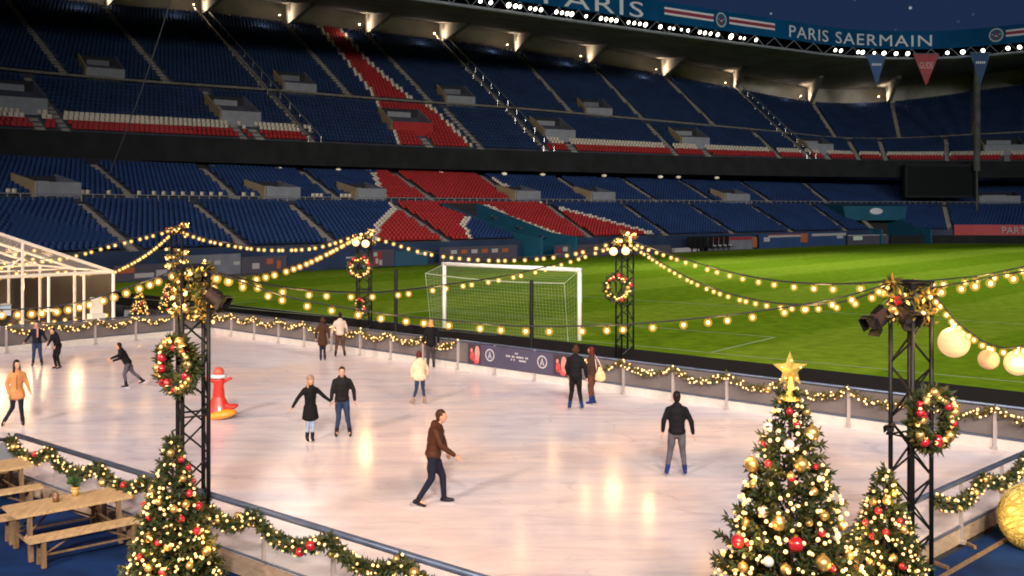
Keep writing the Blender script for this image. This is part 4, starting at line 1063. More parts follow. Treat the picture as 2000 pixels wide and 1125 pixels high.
hoarding(1484,1566,2.6,1.9,adb,'blue touchline board with a red and white top stripe, before the orange post',[(1500,1566,.72,.86,adw),(1500,1566,.86,.95,adr),(1491,1503,.45,.75,adw)])
hoarding(1568,1652,2.6,1.9,adb,'blue touchline board with a pink stripe, after the orange post',[(1563,1577,.3,.95,ado),(1585,1652,.72,.9,adw),(1634,1646,.5,.85,adw)])
hoarding(1656,1735,2.6,1.4,addk,'dark touchline board with a pale green patch by the corner tunnel',[(1666,1684,.45,.85,mat('ad_green',(.4,.5,.42),.6)),(1656,1730,.9,.99,adw)])
hoarding(1740,2080,1.2,1.15,M['dark'],'long black kerb board in front of the corner stand')
adr2=mat('lit_red_board',(.26,.02,.028),.6,emit=(.6,.03,.045),estr=.06)
r=hoarding(1864,2090,.8,1.6,adr2,'bright red lit board with white lettering in the corner stand',[],1.75)
me=textmesh('PART.',1.0,'lettering'); co=np.array([v.co[:] for v in me.vertices]); mn=co.min(0);mx=co.max(0)
for v in me.vertices:
    fx=(v.co.x-mn[0])/(mx[0]-mn[0]); p=front_pt(1957+fx*50,0,.95); v.co=Vector((p.x,p.y,2.0+(v.co.y-mn[1])/(mx[1]-mn[1])*1.05))-world_loc(r)
me.materials.clear(); me.materials.append(adw); o=D.objects.new('lettering',me); C.objects.link(o); o.parent=r
# dugout: dark shelter seats on the touchline
root=empty('dugout',front_pt(1385,PZ,3.4),'row of black dugout seats on the far touchline','dugout')
mb=MB()
a=front_pt(1318,PZ,3.2);b=front_pt(1366,PZ,3.2); mb.hexa([a,b,b+Vector((-.3,.5,0)),a+Vector((-.3,.5,0))],[a+Vector((0,0,.5)),b+Vector((0,0,.5)),b+Vector((-.3,.5,.5)),a+Vector((-.3,.5,.5))]); mb.build('bench_base',adw,root)
for i,x in enumerate(np.linspace(1352,1424,8)):
    p=front_pt(x,PZ,3.4); mb=MB(); mb.box(p+Vector((0,0,.5)),(.75,.7,.16),.7); mb.box(p+Vector((-.25,.32,1.15)),(.75,.14,1.25),.7); mb.tube(p,p+Vector((0,0,.5)),.08,n=6); mb.build('seat',M['black'],root)
    if i>3:
        mb=MB(); mb.box(p+Vector((.1,-.2,.62)),(.3,.3,.18),.7); mb.build('cushion',adw,root)
# ------------------------------------------------------------------ ice, decks
FARR=CR+u_*46; LFT=CR+v_*30
ice_poly=[CR-u_*.0, FARR, FARR-n_*30, KC+dR*30, KC, L_, L_+v_*18, LFT+v_*6, LFT]
# order: far corner, along far boards, round the near fences, out past the frame
XR=isect(KC,dR,CR,u_)
LB=L_+v_*20; LC=CR+v_*((LB-CR).dot(v_))
mb=MB(); z0=0.0
J1=isect(L_,v_,CR,u_)   # foot of the gate line on the far boards
for q in ([CR,LC,LB,J1],[J1,L_,KC],[J1,KC,XR]):
    mb.add([(p[0],p[1],z0) for p in q],[tuple(range(len(q)))])
bm=bmesh.new(); me=mb.mesh('ice',M['ice']); bm.from_mesh(me); bmesh.ops.remove_doubles(bm,verts=bm.verts,dist=.001); bmesh.ops.recalc_face_normals(bm,faces=bm.faces)
for f in bm.faces:
    if f.normal.z<0: f.normal_flip()
bm.to_mesh(me); bm.free()
tag(link('ice',me),kind='structure')
flat('deck',[L_-Vector((.05,.06,0)),KC+Vector((0,-.12,0)),KC+dR*34+Vector((.1,-.1,0)),KC+dR*34+Vector((40,-40,0)),Vector((0,-30,0)),Vector((-60,-30,0)),L_+v_*20+Vector((.1,-.1,0))],-.012,M['deck'])

def swag_pts(a,b,drop,n=24,side=Vector((0,0,0))):
    return [a.lerp(b,i/n)+Vector((0,0,-drop*4*(i/n)*(1-i/n)))+side for i in range(n+1)]
FM={}
def fairy_mesh(r):
    k=round(r,3)
    if k not in FM:
        bm=bmesh.new(); bmesh.ops.create_icosphere(bm,subdivisions=1 if r<.05 else 2,radius=r); me=D.meshes.new('fairy_light'); bm.to_mesh(me); bm.free(); me.materials.append(M['fairy'])
        me.polygons.foreach_set('use_smooth',[True]*len(me.polygons)); FM[k]=me
    return FM[k]
BM={}
def ball_mesh(r,m):
    k=(round(r,3),m)
    if k not in BM: BM[k]=sphere_mesh('bauble',r,M[m],14,10)
    return BM[k]
def put(name,me,loc,parent):
    return link(name,me,parent,loc)
def garland(pts,R,nl,lr,label,dens=150,ornaments=0,group=None,L=.11,leafm=('pine','pine2'),lightbelow=False):
    root=empty('garland',pts[len(pts)//2],label,'garland',group)
    mb=MB(); ln=sum((pts[i+1]-pts[i]).length for i in range(len(pts)-1)); n=int(ln*dens)
    mb.path(pts,.02,n=5)
    for i in range(n):
        t=random.random()*(len(pts)-1); k=int(t); p=pts[k].lerp(pts[k+1],t-k); tn=(pts[k+1]-pts[k]).normalized()
        r=rdir(); r=(r-tn*r.dot(tn)*.5).normalized(); q=p+r*R*random.random()*.55
        sprig(mb,q,(r+tn*random.uniform(-.7,.7)),L*random.uniform(.7,1.25),L*.2,random.choice((0,0,1)))
    mb.build('foliage',[M[leafm[0]],M[leafm[1]]],root,origin=pts[0])
    for i in range(nl):
        t=(i+random.random())/nl*(len(pts)-1); t=min(t,len(pts)-1.001); k=int(t); p=pts[k].lerp(pts[k+1],t-k)
        r=rdir(); r.y=-abs(r.y)
        put('fairy_light',fairy_mesh(lr*random.choice((.8,1,1.15))),p+r.normalized()*R*.95,root)
    for i in range(ornaments):
        t=(i+random.random())/ornaments*(len(pts)-1.01); k=int(t); p=pts[k].lerp(pts[k+1],t-k)
        r=rdir(); r.y=-abs(r.y); put('bauble',ball_mesh(random.choice((.05,.06,.07)),random.choice(('gold','gold','redb'))),p+r*R*.9,root)
    return root

def fence(name,label,a,d,posts,zr,kz,panelm,kickm,railr=.035,postr=.04,kick_t=.10,side=1,postm='post'):
    root=empty('rink_barrier',a,label,'barrier')
    end=posts[-1]; s0=posts[0]; nn=Vector((-d.y,d.x,0))*side
    mb=MB(); mb.tube(a+d*s0+Vector((0,0,zr)),a+d*end+Vector((0,0,zr)),railr,n=10); mb.build('top_rail',M['rail'],root,True)
    mb=MB(); p=a+d*s0;q=a+d*end; k=nn*kick_t
    mb.hexa([p,q,q+k,p+k],[p+Vector((0,0,kz)),q+Vector((0,0,kz)),q+k+Vector((0,0,kz)),p+k+Vector((0,0,kz))]); mb.build('kick_plate',kickm,root)
    mb=MB(); mb.tube(a+d*s0+Vector((0,0,kz+.035)),a+d*end+Vector((0,0,kz+.035)),.022,n=6); mb.build('lower_rail',M['rail'],root)
    for i,s in enumerate(posts):
        mb=MB(); b=a+d*s-nn*.012; mb.box(b+Vector((0,0,(zr)/2)),(postr*2,postr*1.6,zr-.02),math.atan2(d.y,d.x)); mb.box(b-nn*.03+Vector((0,0,.03)),(postr*3,postr*3,.05),math.atan2(d.y,d.x)); mb.build('post',M[postm],root)
    for i in range(len(posts)-1):
        p=a+d*(posts[i]+postr)+nn*.02;q=a+d*(posts[i+1]-postr)+nn*.02; t=nn*.012
        mb=MB(); z0=kz+.06;z1=zr-.05
        mb.hexa([p+Vector((0,0,z0)),q+Vector((0,0,z0)),q+t+Vector((0,0,z0)),p+t+Vector((0,0,z0))],[p+Vector((0,0,z1)),q+Vector((0,0,z1)),q+t+Vector((0,0,z1)),p+t+Vector((0,0,z1))]); mb.build('panel',panelm,root)
    return root
SP=1.78
fposts=[i*SP for i in range(0,24)]
fence('f','long grey panelled rink barrier along the pitch side, hung with lit garlands',CR,u_,fposts,1.02,.24,M['panel'],M['kick'])
lposts=[i*1.78 for i in range(0,9)]
fence('l','grey panelled rink barrier in front of the clear tent',CR,v_,lposts,1.02,.24,M['panel'],M['kick'],side=-1)
nl=(KC-L_).length
nposts=[i*nl/9 for i in range(10)]
# posts where the photo shows them along the near fence
def s_on(a,d,x,z):
    k=(x-1000)/FX; return (k*a.y-a.x)/(d.x-k*d.y)
nposts=[0.02]+[s_on(L_,dL,x,.5) for x in (108,192,290,405,514,650,812)]+[s_on(L_,dL,1010,.5),nl-.05]
fence('n','near rink barrier of clear panels with a dark blue rail beside the picnic tables',L_,dL,nposts,1.05,.25,M['clear'],M['kickwood'],railr=.05,postr=.03,side=-1)
rposts=[.05]+[s_on(KC,dR,x,.5) for x in (1640,1745,1876,1955,2040,2130)]
rposts=sorted(rposts)
fence('r','near rink barrier of clear panels with a pale rail beside the glowing ball',KC,dR,rposts,1.05,.25,M['clear'],M['kickwood'],railr=.045,postr=.03,side=1)
rt=fence('g','short pale grey solid gate panel ending the near rink barrier',L_,v_,[0.0,1.6,3.2],1.0,.12,M['lgrey'],M['kick'],side=1)

# garlands on the far boards: one swag to a panel
gk=0
for i in range(0,23):
    s0,s1=fposts[i],fposts[i+1]
    a=CR+u_*s0+Vector((0,0,.98))-n_*.10;b=CR+u_*s1+Vector((0,0,.98))-n_*.10
    xm=1000+FX*((a+b)/2).x/((a+b)/2).y
    if 905<xm<1135 or xm>2040: continue
    garland(swag_pts(a,b,.24+.06*random.random()),.11,26 if xm<1200 else 30,.031 if xm<1200 else .027,'golden lit garland swag on the pitch side barrier, %s one from the rink corner'%ordn(gk),70,0,'garlands on the far barriers',.12,('pine2','pine2')); gk+=1
gk=0
for i in range(0,8):
    s0,s1=lposts[i],lposts[i+1]; nv=Vector((v_.y,-v_.x,0)); nv=nv if nv.dot(-CR)>0 else -nv
    a=CR+v_*s0+Vector((0,0,.98))+nv*.10;b=CR+v_*s1+Vector((0,0,.98))+nv*.10
    if px(b)[0]<-60: continue
    garland(swag_pts(a,b,.24+.06*random.random()),.11,26,.033,'golden lit garland swag on the tent side barrier, %s one from the rink corner'%ordn(gk),70,0,'garlands on the tent barrier',.12,('pine2','pine2')); gk+=1
# near garlands
out=Vector((dL.y,-dL.x,0)); out=out if out.dot(-L_)>0 else -out
sw=[-.02]+[s_on(L_,dL,x,1) for x in (108,205,297,405,508,655,800,985)]
where=['at the open gate end','behind the far picnic table','behind the plant pot table','just before the left trussed fir','between fir and truss leg','past the truss, before a pale post','between two pale posts past the truss','at the lower picture edge']
for i in range(len(sw)-1):
    a=L_+dL*sw[i]+Vector((0,0,1.0))+out*.13;b=L_+dL*sw[i+1]+Vector((0,0,1.0))+out*.13
    garland(swag_pts(a,b,.22+.05*random.random(),20),.13,30,.021,'lit fir garland swag on the near barrier, '+['ending at the pale gate','behind the farther picnic table','behind the table with the potted plant','just beside the fir by the truss','hidden behind the fir by the truss','first one past the truss foot','second one past the truss foot','third one past the truss foot'][i],420,3,'garlands on the near barrier',.10)
outR=Vector((dR.y,-dR.x,0))
sr=[s_on(KC,dR,x,1) for x in (1812,1905,1990,2075)]
for i in range(len(sr)-1):
    a=KC+dR*sr[i]+Vector((0,0,1.0))+outR*.13;b=KC+dR*sr[i+1]+Vector((0,0,1.0))+outR*.13
    garland(swag_pts(a,b,.22,20),.13,30,.021,'lit fir garland swag by the glowing ball, '+['beside the truss leg','in the middle, meeting the ball','behind the ball'][i],420,4,'garlands by the glowing ball',.10)

# banner on the far boards
s0=s_on(CR,u_,916,0.5);s1=s_on(CR,u_,1113,.5)
root=empty('rink_banner',CR+u_*(s0+s1)/2+Vector((0,0,.3)),'dark blue rink banner with two round crests and small white print','banner')
def bpt(f,z,off=.09): return CR+u_*(s0+(s1-s0)*f)-n_*off+Vector((0,0,z))
mb=MB(); mb.hexa([bpt(0,.27,.06),bpt(1,.27,.06),bpt(1,.27,.045),bpt(0,.27,.045)],[bpt(0,.99,.06),bpt(1,.99,.06),bpt(1,.99,.045),bpt(0,.99,.045)])
mb.build('cloth',mat('banner_cloth',(.05,.045,.085),.6,var=.12,scale=1.5),root)
bw=mat('banner_print',(.42,.40,.42),.7); br=mat('banner_red',(.50,.05,.05),.7,var=.5,scale=7); bp_=mat('banner_pink',(.62,.20,.18),.7,var=.4,scale=6); bd_=mat('banner_dark',(.03,.02,.03),.7)
Lb=(s1-s0)
for (f0,f1) in((.005,.14),(.86,.995)):
    mb=MB(); mb.quad(bpt(f0,.30,.064),bpt(f1,.30,.064),bpt(f1,.97,.064),bpt(f0,.97,.064)); mb.build('picture_panel',bd_,root)
    fm=(f0+f1)/2
    mb=MB()
    for (cx,cz,rx,rz,mi) in((-.022,.55,.022,.17,0),(.03,.66,.026,.28,1),(-.03,.75,.012,.07,1),(.02,.42,.03,.12,0)):
        N=14; mb.add([bpt(fm+cx+rx*math.cos(2*math.pi*i/N),cz+rz*math.sin(2*math.pi*i/N)*.95,.067+.001*mi) for i in range(N)],[tuple(range(N))],mi)
    mb.build('printed_figure',[br,bp_],root)
for f in(.235,.755):
    mb=MB(); N=24
    for i in range(N):
        a=2*math.pi*i/N;b=2*math.pi*(i+1)/N; r0,r1=.17,.21
        mb.quad(*[bpt(f+r*math.cos(t)/Lb,.66+r*math.sin(t),.066) for r,t in((r0,a),(r1,a),(r1,b),(r0,b))])
    for pts in([(-.09,-.11),(-.04,-.11),(.01,.12),(-.01,.12)],[(.09,-.11),(.01,.12),(-.01,.12),(.04,-.11)],[(-.06,-.03),(.06,-.03),(.05,.0),(-.05,.0)]):
        mb.add([bpt(f+a/Lb,.66+b,.067) for a,b in pts],[(0,1,2,3)])
    mb.build('crest',bw,root)
mb=MB()
def dashes(f0,f1,z,h,n):
    x=f0; w=(f1-f0)/n
    for i in range(n):
        if random.random()<.86: mb.quad(bpt(x+w*.1,z,.066),bpt(x+w*random.uniform(.7,.95),z,.066),bpt(x+w*.9,z+h*random.uniform(.75,1),.066),bpt(x+w*.1,z+h,.066))
        x+=w
dashes(.49,.52,.80,.05,2);dashes(.40,.62,.68,.06,15);dashes(.45,.49,.58,.06,3);dashes(.53,.60,.57,.06,4)
mb.build('small_print',bw,root)

# ------------------------------------------------------------------ trusses
def truss(x,y_top,d,w,rz,label,zb=0.0,n=11):
    c=W(x,y_top,d); H=c.z-zb; base=Vector((c.x,c.y,zb)); root=empty('truss_tower',base,label,'truss')
    R=Matrix.Rotation(rz,3,'Z'); cs=[R@Vector((sx*w/2,sy*w/2,0)) for sx,sy in((-1,-1),(1,-1),(1,1),(-1,1))]
    for k in cs:
        mb=MB(); mb.tube(base+k+Vector((0,0,.03)),base+k+Vector((0,0,H)),.035,n=8); mb.build('chord',M['black'],root,True)
    mb=MB()
    for f in range(4):
        a=cs[f];b=cs[(f+1)%4]
        for i in range(n):
            z0=H*i/n+.04;z1=H*(i+1)/n-.01
            p,q=(a,b) if (i+f)%2 else (b,a)
            mb.tube(base+p+Vector((0,0,z0)),base+q+Vector((0,0,z1)),.017,n=5)
        for z in(.06,H*.5,H-.03): mb.tube(base+a+Vector((0,0,z)),base+b+Vector((0,0,z)),.016,n=5)
    mb.build('bracing_lattice',M['black'],root)
    mb=MB(); mb.box(base+Vector((0,0,.015)),(w*1.7,w*1.7,.03),rz); mb.build('base_plate',M['black'],root)
    mb=MB(); mb.box(base+Vector((0,0,H+.015)),(w*1.15,w*1.15,.03),rz); mb.build('top_plate',M['black'],root)
    return base,H,root
def tinsel(base,H,w,z0,z1,n,label,nl=16,lr=.03):
    """golden garland wound round the head of a truss"""
    pts=[base+Vector((math.cos(t*2*math.pi*n)*w*.72,math.sin(t*2*math.pi*n)*w*.72,z0+(z1-z0)*t)) for t in [i/40 for i in range(41)]]
    return garland(pts,.09,nl,lr,label,100,4,'garlands round the truss heads',.11,('pine2','goldfoil'))
T1=truss(377,520,16.3,.40,math.radians(28),'black lattice truss tower beside the near fir and picnic tables, hung with a wreath')
T2=truss(345,448,47.0,.50,math.radians(15),'slim black lattice truss tower behind the barrier near the clear tent')
T3=truss(711,460,43.0,.52,math.radians(20),'black lattice truss tower on the pitch edge, second wreath hanging askew, nearest the net pole')
T4=truss(1220,470,36.5,.46,math.radians(20),'black lattice truss tower with two orange lamps to the open side of the goal')
T5=truss(1779,552,15.2,.40,math.radians(28),'black lattice truss tower between the small fir and the glowing ball')
tinsel(T1[0],T1[1],.36,T1[1]-.85,T1[1]+.0,3.2,'golden tinsel garland around the truss head above the picnic tables',22,.032)
tinsel(T5[0],T5[1],.42,T5[1]-.6,T5[1]+.02,2.6,'golden tinsel garland around the truss head by the paper lanterns',18,.03)
tinsel(T2[0],T2[1],.6,T2[1]-1.9,T2[1]-.9,2.5,'golden tinsel garland around the slim truss near the tent',18,.06)
tinsel(T2[0],T2[1],.6,T2[1]-.3,T2[1]+.25,1.2,'golden tinsel ring crowning the slim truss near the tent',12,.06)
tinsel(T3[0],T3[1],.55,T3[1]-.35,T3[1]+.2,1.2,'golden tinsel ring crowning the truss with the askew wreath',10,.06)
tinsel(T4[0],T4[1],.5,T4[1]-.3,T4[1]+.3,1.3,'golden tinsel ring crowning the truss beside the goal',14,.055)
def lampdisc(c,r,label,power=0,par=None):
    root=empty('lamp',c,label,'lamp','orange lamps on the trusses'); aim=(Vector((0,0,3))-c).normalized()
    mb=MB(); mb.tube(c-aim*.22,c,r*.7,r*1.05,n=14); mb.tube(c-aim*.2,c-aim*.45,.03,n=6); mb.build('housing',M['black'],root)
    mb=MB(); mb.ell(c+aim*.01,(r,r,r*.4),aim.to_track_quat('Z','Y').to_matrix(),seg=16,ring=8); mb.build('lens',M['warmlens'],root,True)
    if power:
        a=Vector((c.x*.6,c.y*.62,0)); spot_light('lamp_light',c+aim*.3,a,power,(1,.55,.22),150,.25,1.0,root)
lampdisc(W(695,474,42.5),.15,'glowing orange lamp on the askew wreath truss, farther from the goal',0)
lampdisc(W(714,476,42.3),.16,'glowing orange lamp on the askew wreath truss, nearer the goal',70)
lampdisc(W(1198,491,36),.145,'glowing orange lamp on the truss by the goal, on its goal side',70)
lampdisc(W(1222,490,35.9),.145,'glowing orange lamp on the truss by the goal, on its far side from the goal',0)
def movinghead(c,aim,s,label):
    aim=Vector(aim).normalized(); root=empty('stage_light',c,label,'stage light'); Rm=aim.to_track_quat('Z','X').to_matrix()
    mb=MB(); mb.tube(c-aim*s*.55,c+aim*s*.1,s*.34,s*.42,n=10); mb.tube(c+aim*s*.1,c+aim*s*.55,s*.42,s*.5,n=10); mb.build('lamp_head',mat('lamp_shell',(.035,.018,.016),.45,var=.2,scale=8),root)
    mb=MB()
    for k in(-1,1): mb.box(c+Rm@Vector((k*s*.46,0,-s*.1)),(s*.1,s*.3,s*.8),M=Rm)
    mb.build('yoke',M['black'],root)
    mb=MB(); mb.ell(c+aim*s*.56,(s*.42,s*.42,s*.08),Rm); mb.build('lens',M['voidm'],root,True)
    for k in range(4):
        mb=MB(); a=k*math.pi/2; mb.box(c+aim*s*.72+Rm@Vector((math.cos(a)*s*.52,math.sin(a)*s*.52,0)),(s*.05 if k%2==0 else s*.8,s*.8 if k%2==0 else s*.05,s*.4),M=Rm@Matrix.Rotation(.35*(1 if k in(0,3) else -1),3,'Y' if k%2==0 else 'X')); mb.build('barn_door',M['black'],root)
movinghead(W(420,581,16.0),(.8,-.3,-.5),.24,'dark stage light clamped high on the truss above the picnic tables')
movinghead(W(1717,620,15.2),(-.75,-.4,-.55),.27,'dark stage light with open flaps reaching out from the truss by the lanterns')
movinghead(W(1768,612,15.0),(.2,-.8,-.5),.25,'dark stage light inside the truss head by the lanterns')
movinghead(W(1740,833,15.1),(-.5,-.7,-.3),.13,'small dark lamp halfway up the truss beside the small fir')

def wreath(c,R,face,label,n=900,nl=10,nb=14,r=.10):
    root=empty('wreath',c-Vector((0,0,R)),label,'wreath'); f=Vector(face).normalized(); a=f.cross(Vector((0,0,1))).normalized(); b=a.cross(f)
    def q(t,rr=0): return c+(a*math.cos(t)+b*math.sin(t))*(R+rr)
    mb=MB(); mb.path([q(i*math.pi/12) for i in range(25)],.03,n=5)
    for i in range(n):
        t=random.uniform(0,6.283); d=rdir(); p=q(t)+d*r*random.random()*.6; sprig(mb,p,d+(-a*math.sin(t)+b*math.cos(t))*.5,random.uniform(.09,.16)*r/.1,.02*r/.1,random.choice((0,0,1)))
    mb.build('foliage',[M['pine'],M['pine2']],root,origin=c)
    for i in range(nl):
        t=i/nl*6.283+random.uniform(-.2,.2); d=(f*.9+rdir()*.5).normalized(); put('fairy_light',fairy_mesh(.026*r/.1),q(t)+d*r*.95,root)
    for i in range(nb):
        t=i/nb*6.283+random.uniform(-.15,.15); d=(f*.9+rdir()*.6).normalized(); put('bauble',ball_mesh(random.choice((.045,.055,.065))*r/.1,random.choice(('redb','gold','gold','goldfoil','redb','gold'))),q(t)+d*r*.8,root)
wreath(W(347,714,15.95),.345,(-.55,-.835,0),'large round wreath with red and gold baubles on the truss by the picnic tables',1300,12,28,.12)
wreath(W(1821,818,14.9),.36,(.45,-.89,0),'large round wreath with red baubles on the truss by the glowing ball',1300,14,28,.12)
wreath(W(703,522,42.4),.36,(.2,-1,0),'reddish wreath with an open centre on the truss near the net pole',900,16,18,.14)
wreath(W(1206,562,36),.39,(.1,-1,0),'reddish wreath with an open centre on the truss by the goal',900,16,20,.13)
wreath(W(707,597,42.3),.30,(-.8,-.7,0),'lower edge-on wreath below the reddish one on the pitch edge truss',700,10,12,.12)

# ------------------------------------------------------------------ string lights
def catm(P,n):
    out=[]; k=len(P)
    for i in range(k-1):
        p0=P[max(i-1,0)];p1=P[i];p2=P[i+1];p3=P[min(i+2,k-1)]
        for j in range(n):
            t=j/n; out.append(.5*((2*p1)+(p2-p0)*t+(2*p0-5*p1+4*p2-p3)*t*t+(3*p1-p0-3*p2+p3)*t**3))
    out.append(P[-1]); return out
def bulb_mesh(r):
    k=('b',round(r,3))
    if k not in FM:
        mb=MB(); mb.ell((0,0,-r*.9),(r*.66,r*.66,r*.76),seg=12,ring=8); mb.tube((0,0,r*.1),(0,0,r*1.1),r*.4,n=6,m=1); FM[k]=mb.mesh('bulb',[M['bulb'],M['cable']],True)
        mb=MB(); mb.ell((0,0,-r*.9),(r*1.5,r*1.5,r*1.5),seg=14,ring=10); FM[('s',round(r,3))]=mb.mesh('halo_shell',M['halo'],True)
    return FM[k],FM[('s',round(r,3))]
NL=[0]
def string(pixels,d0,d1,nb,r,label,glow=3,power=22,group='festoon strings over the rink'):
    r*=.74
    n=len(pixels); P=[]
    L=[0]
    for i in range(1,n): L.append(L[-1]+math.hypot(pixels[i][0]-pixels[i-1][0],pixels[i][1]-pixels[i-1][1]))
    for i,(x,y) in enumerate(pixels):
        t=L[i]/L[-1]; d=1/((1-t)/d0+t/d1); P.append(W(x,y-6*(16/d if d<20 else .55),d))
    pts=catm(P,10); root=empty('string_light',pts[0],label,'string lights')
    mb=MB(); mb.path(pts,.012 if d0<20 and d1<20 else .018,n=5); mb.build('cable',M['cable'],root)
    A=np.array([p[:] for p in pts]); Ls=np.concatenate([[0],np.cumsum(np.linalg.norm(np.diff(A,axis=0),axis=1))])
    # even spacing in the picture needs even spacing along the cable
    bm_,sm_=bulb_mesh(r); pos=[]
    for i in range(nb):
        s=(i+.5+random.uniform(-.24,.24))/nb*Ls[-1]; p=Vector([np.interp(s,Ls,A[:,k]) for k in range(3)]); p.z-=r*1.0; pos.append(p)
        b=put('bulb',bm_,p,root); put('halo_shell',sm_,p,b)
    for i in range(glow):
        k=int((i+.5)/glow*nb); point_light('bulb_light',pos[k]-Vector((0,0,r*2.4+.05)),power,(1,.58,.22),.12,root); NL[0]+=1
    return root
string([(-120,545),(0,522),(140,500),(215,480),(280,464),(338,449)],44,47,29,.085,'string of warm bulbs rising from behind the tent ridge to the slim truss',2)
string([(224,531),(262,512),(300,487),(333,458)],46.3,47,20,.075,'short string of warm bulbs from the tent corner up to the slim truss',1)
string([(350,450),(400,468),(480,483),(545,487),(620,482),(700,458)],47,43,29,.085,'string of warm bulbs sagging between the slim truss and the askew wreath truss',2)
string([(700,462),(650,488),(590,515),(520,535),(460,545),(405,532)],43,16.4,24,.075,'string of warm bulbs from the askew wreath truss towards the near truss',2)
string([(405,534),(470,550),(560,567),(660,575),(760,573),(880,558),(980,543),(1080,520),(1195,482)],16.4,36.4,27,.066,'string of warm bulbs crossing in front of the goal crossbar to the lamp truss',4)
string([(404,535),(470,556),(560,585),(650,603),(760,620),(880,632),(1000,642),(1120,643),(1230,639),(1340,630),(1450,618),(1560,602),(1650,585),(1748,556)],16.2,15.2,28,.058,'longest lowest string of large warm bulbs spanning the rink between both near trusses',6,26)
string([(714,458),(760,472),(830,493),(900,503),(980,507),(1060,503),(1130,492),(1212,468)],43,36.5,28,.08,'string of warm bulbs between both lamp trusses, behind the goal',2)
string([(1228,472),(1300,497),(1380,522),(1450,540),(1530,553),(1620,560),(1700,558),(1758,551)],36.5,15.3,21,.066,'upper string of warm bulbs from the lamp truss to the truss by the lanterns',3)
string([(1228,476),(1290,515),(1350,548),(1420,575),(1500,593),(1580,600),(1660,592),(1750,558)],36.5,15.3,32,.06,'lower denser string of warm bulbs from the lamp truss to the truss by the lanterns',3)
string([(1800,556),(1850,551),(1900,546),(1950,537),(2060,512)],15.2,18,9,.058,'upper string of warm bulbs leaving the lantern truss over the pitch',1,26)
string([(1800,572),(1850,564),(1915,552),(1970,541),(2060,528)],15.1,14,8,.062,'second string of warm bulbs leaving the lantern truss just under the upper one',1,26)
string([(1806,566),(1835,594),(1860,626),(1890,652),(1925,675),(1965,686),(2005,680),(2050,660)],15.1,13.6,15,.05,'steep drooping string of warm bulbs that carries the paper lanterns',2,26)
string([(-60,610),(0,611),(60,609),(115,604),(170,592),(230,574),(290,553),(345,532)],15.0,16.3,17,.06,'string of large warm bulbs dipping in front of the tent to the near truss',3,26)
for (x,y,r,m,lab) in((1863,669,30,'lantern','largest glowing round paper lantern, highest on the drooping string'),(1931,702,20,'lantern2','small peach openwork lantern between two larger paper lanterns'),(1987,709,25,'lantern','round paper lantern lowest on the drooping string at the picture edge')):
    d=14.7-(x-1863)/260; c=W(x,y,d); R=r*d/FX; root=empty('paper_lantern',c-Vector((0,0,R)),lab,'lantern')
    mb=MB(); mb.ell(c,(R,R,R*.97),seg=24,ring=16); mb.build('shade',M[m],root,True)
    mb=MB(); mb.tube(c+Vector((0,0,R*.95)),c+Vector((0,0,R*1.25)),R*.16,n=8); mb.build('cap',M['bulb'],root)
    mb=MB()
    for z in(-.6,-.2,.2,.6):
        rr=R*1.003*math.sqrt(1-z*z); mb.path([c+Vector((math.cos(a)*rr,math.sin(a)*rr,R*z*.97)) for a in [i*math.pi/12 for i in range(25)]],.002,n=4)
    mb.build('wire_ring',M['lantern2'],root)
# glowing woven ball on the deck
c=Wz(2018,1085,0.0); d=17.0; R=66*d/FX; c=W(2020,1011,d); R=.56
root=empty('light_ball',Vector((c.x,c.y,0)),'big glowing yellow woven ball lamp on the deck at the picture edge','lamp')
cz=Vector((c.x,c.y,c.z))
mb=MB(); mb.ell(cz,R*.93,seg=32,ring=20); mb.build('diffuser',M['rattan'],root,True)
mb=MB()
for i in range(46):
    ax=rdir(); a=ax.orthogonal().normalized(); b=ax.cross(a); off=random.uniform(-.5,.5)
    rr=math.sqrt(1-off*off); mb.path([cz+(ax*off+(a*math.cos(t)+b*math.sin(t))*rr)*R*random.uniform(.985,1.0) for t in [k*math.pi/14 for k in range(29)]],.012,n=4)
mb.build('weave',mat('rattan_cane',(.42,.31,.08),.6),root)
mb=MB(); mb.tube((cz.x,cz.y,0),(cz.x,cz.y,max(.05,cz.z-R*.9)),.16,.1,n=14); mb.build('stand',M['black'],root)
point_light('ball_light',cz+Vector((-.75,-.5,.1)),18,(1,.7,.25),.3,root)

# ------------------------------------------------------------------ goal, net poles
root=empty('football_goal',(GP0+GP1)/2,'white football goal with a loose net at the near end of the pitch','goal')
GH=2.70; pr=.085
for p in(GP0,GP1):
    mb=MB(); mb.tube(p,p+Vector((0,0,GH)),pr,n=12); mb.build('goal_post',M['goalw'],root,True)
mb=MB(); mb.tube(GP0+Vector((0,0,GH))-gd*pr,GP1+Vector((0,0,GH))+gd*pr,pr,n=12); mb.build('crossbar',M['goalw'],root,True)
bk_=-gn*1.05; lf=-gd*.12
B0=GP0+bk_+lf;B1=GP1+bk_-lf*.2
tb0=B0+Vector((0,0,GH-.35));tb1=B1+Vector((0,0,GH-.45))
mb=MB()
for a,b in((B0,B0.copy()),):
    pass
N1=40;N2=16
def wires(q00,q10,q11,q01,nu,nv,r=.0032):
    for i in range(nu+1):
        t=i/nu; a=q00.lerp(q10,t);b=q01.lerp(q11,t); mb.tube(a,b,r,n=3,cap=False)
    for j in range(nv+1):
        t=j/nv; mb.tube(q00.lerp(q01,t),q10.lerp(q11,t),r,n=3,cap=False)
BB0=GP0+bk_*.75+lf*.3;BB1=GP1+bk_*.75-lf*.1
top0=GP0+Vector((0,0,GH));top1=GP1+Vector((0,0,GH))
NR_=0
wires(BB0,BB1,tb1,tb0,46,18); wires(tb0,tb1,top1,top0,46,6); wires(BB0,GP0,top0,tb0,5,14); wires(BB1,GP1,top1,tb1,5,14)
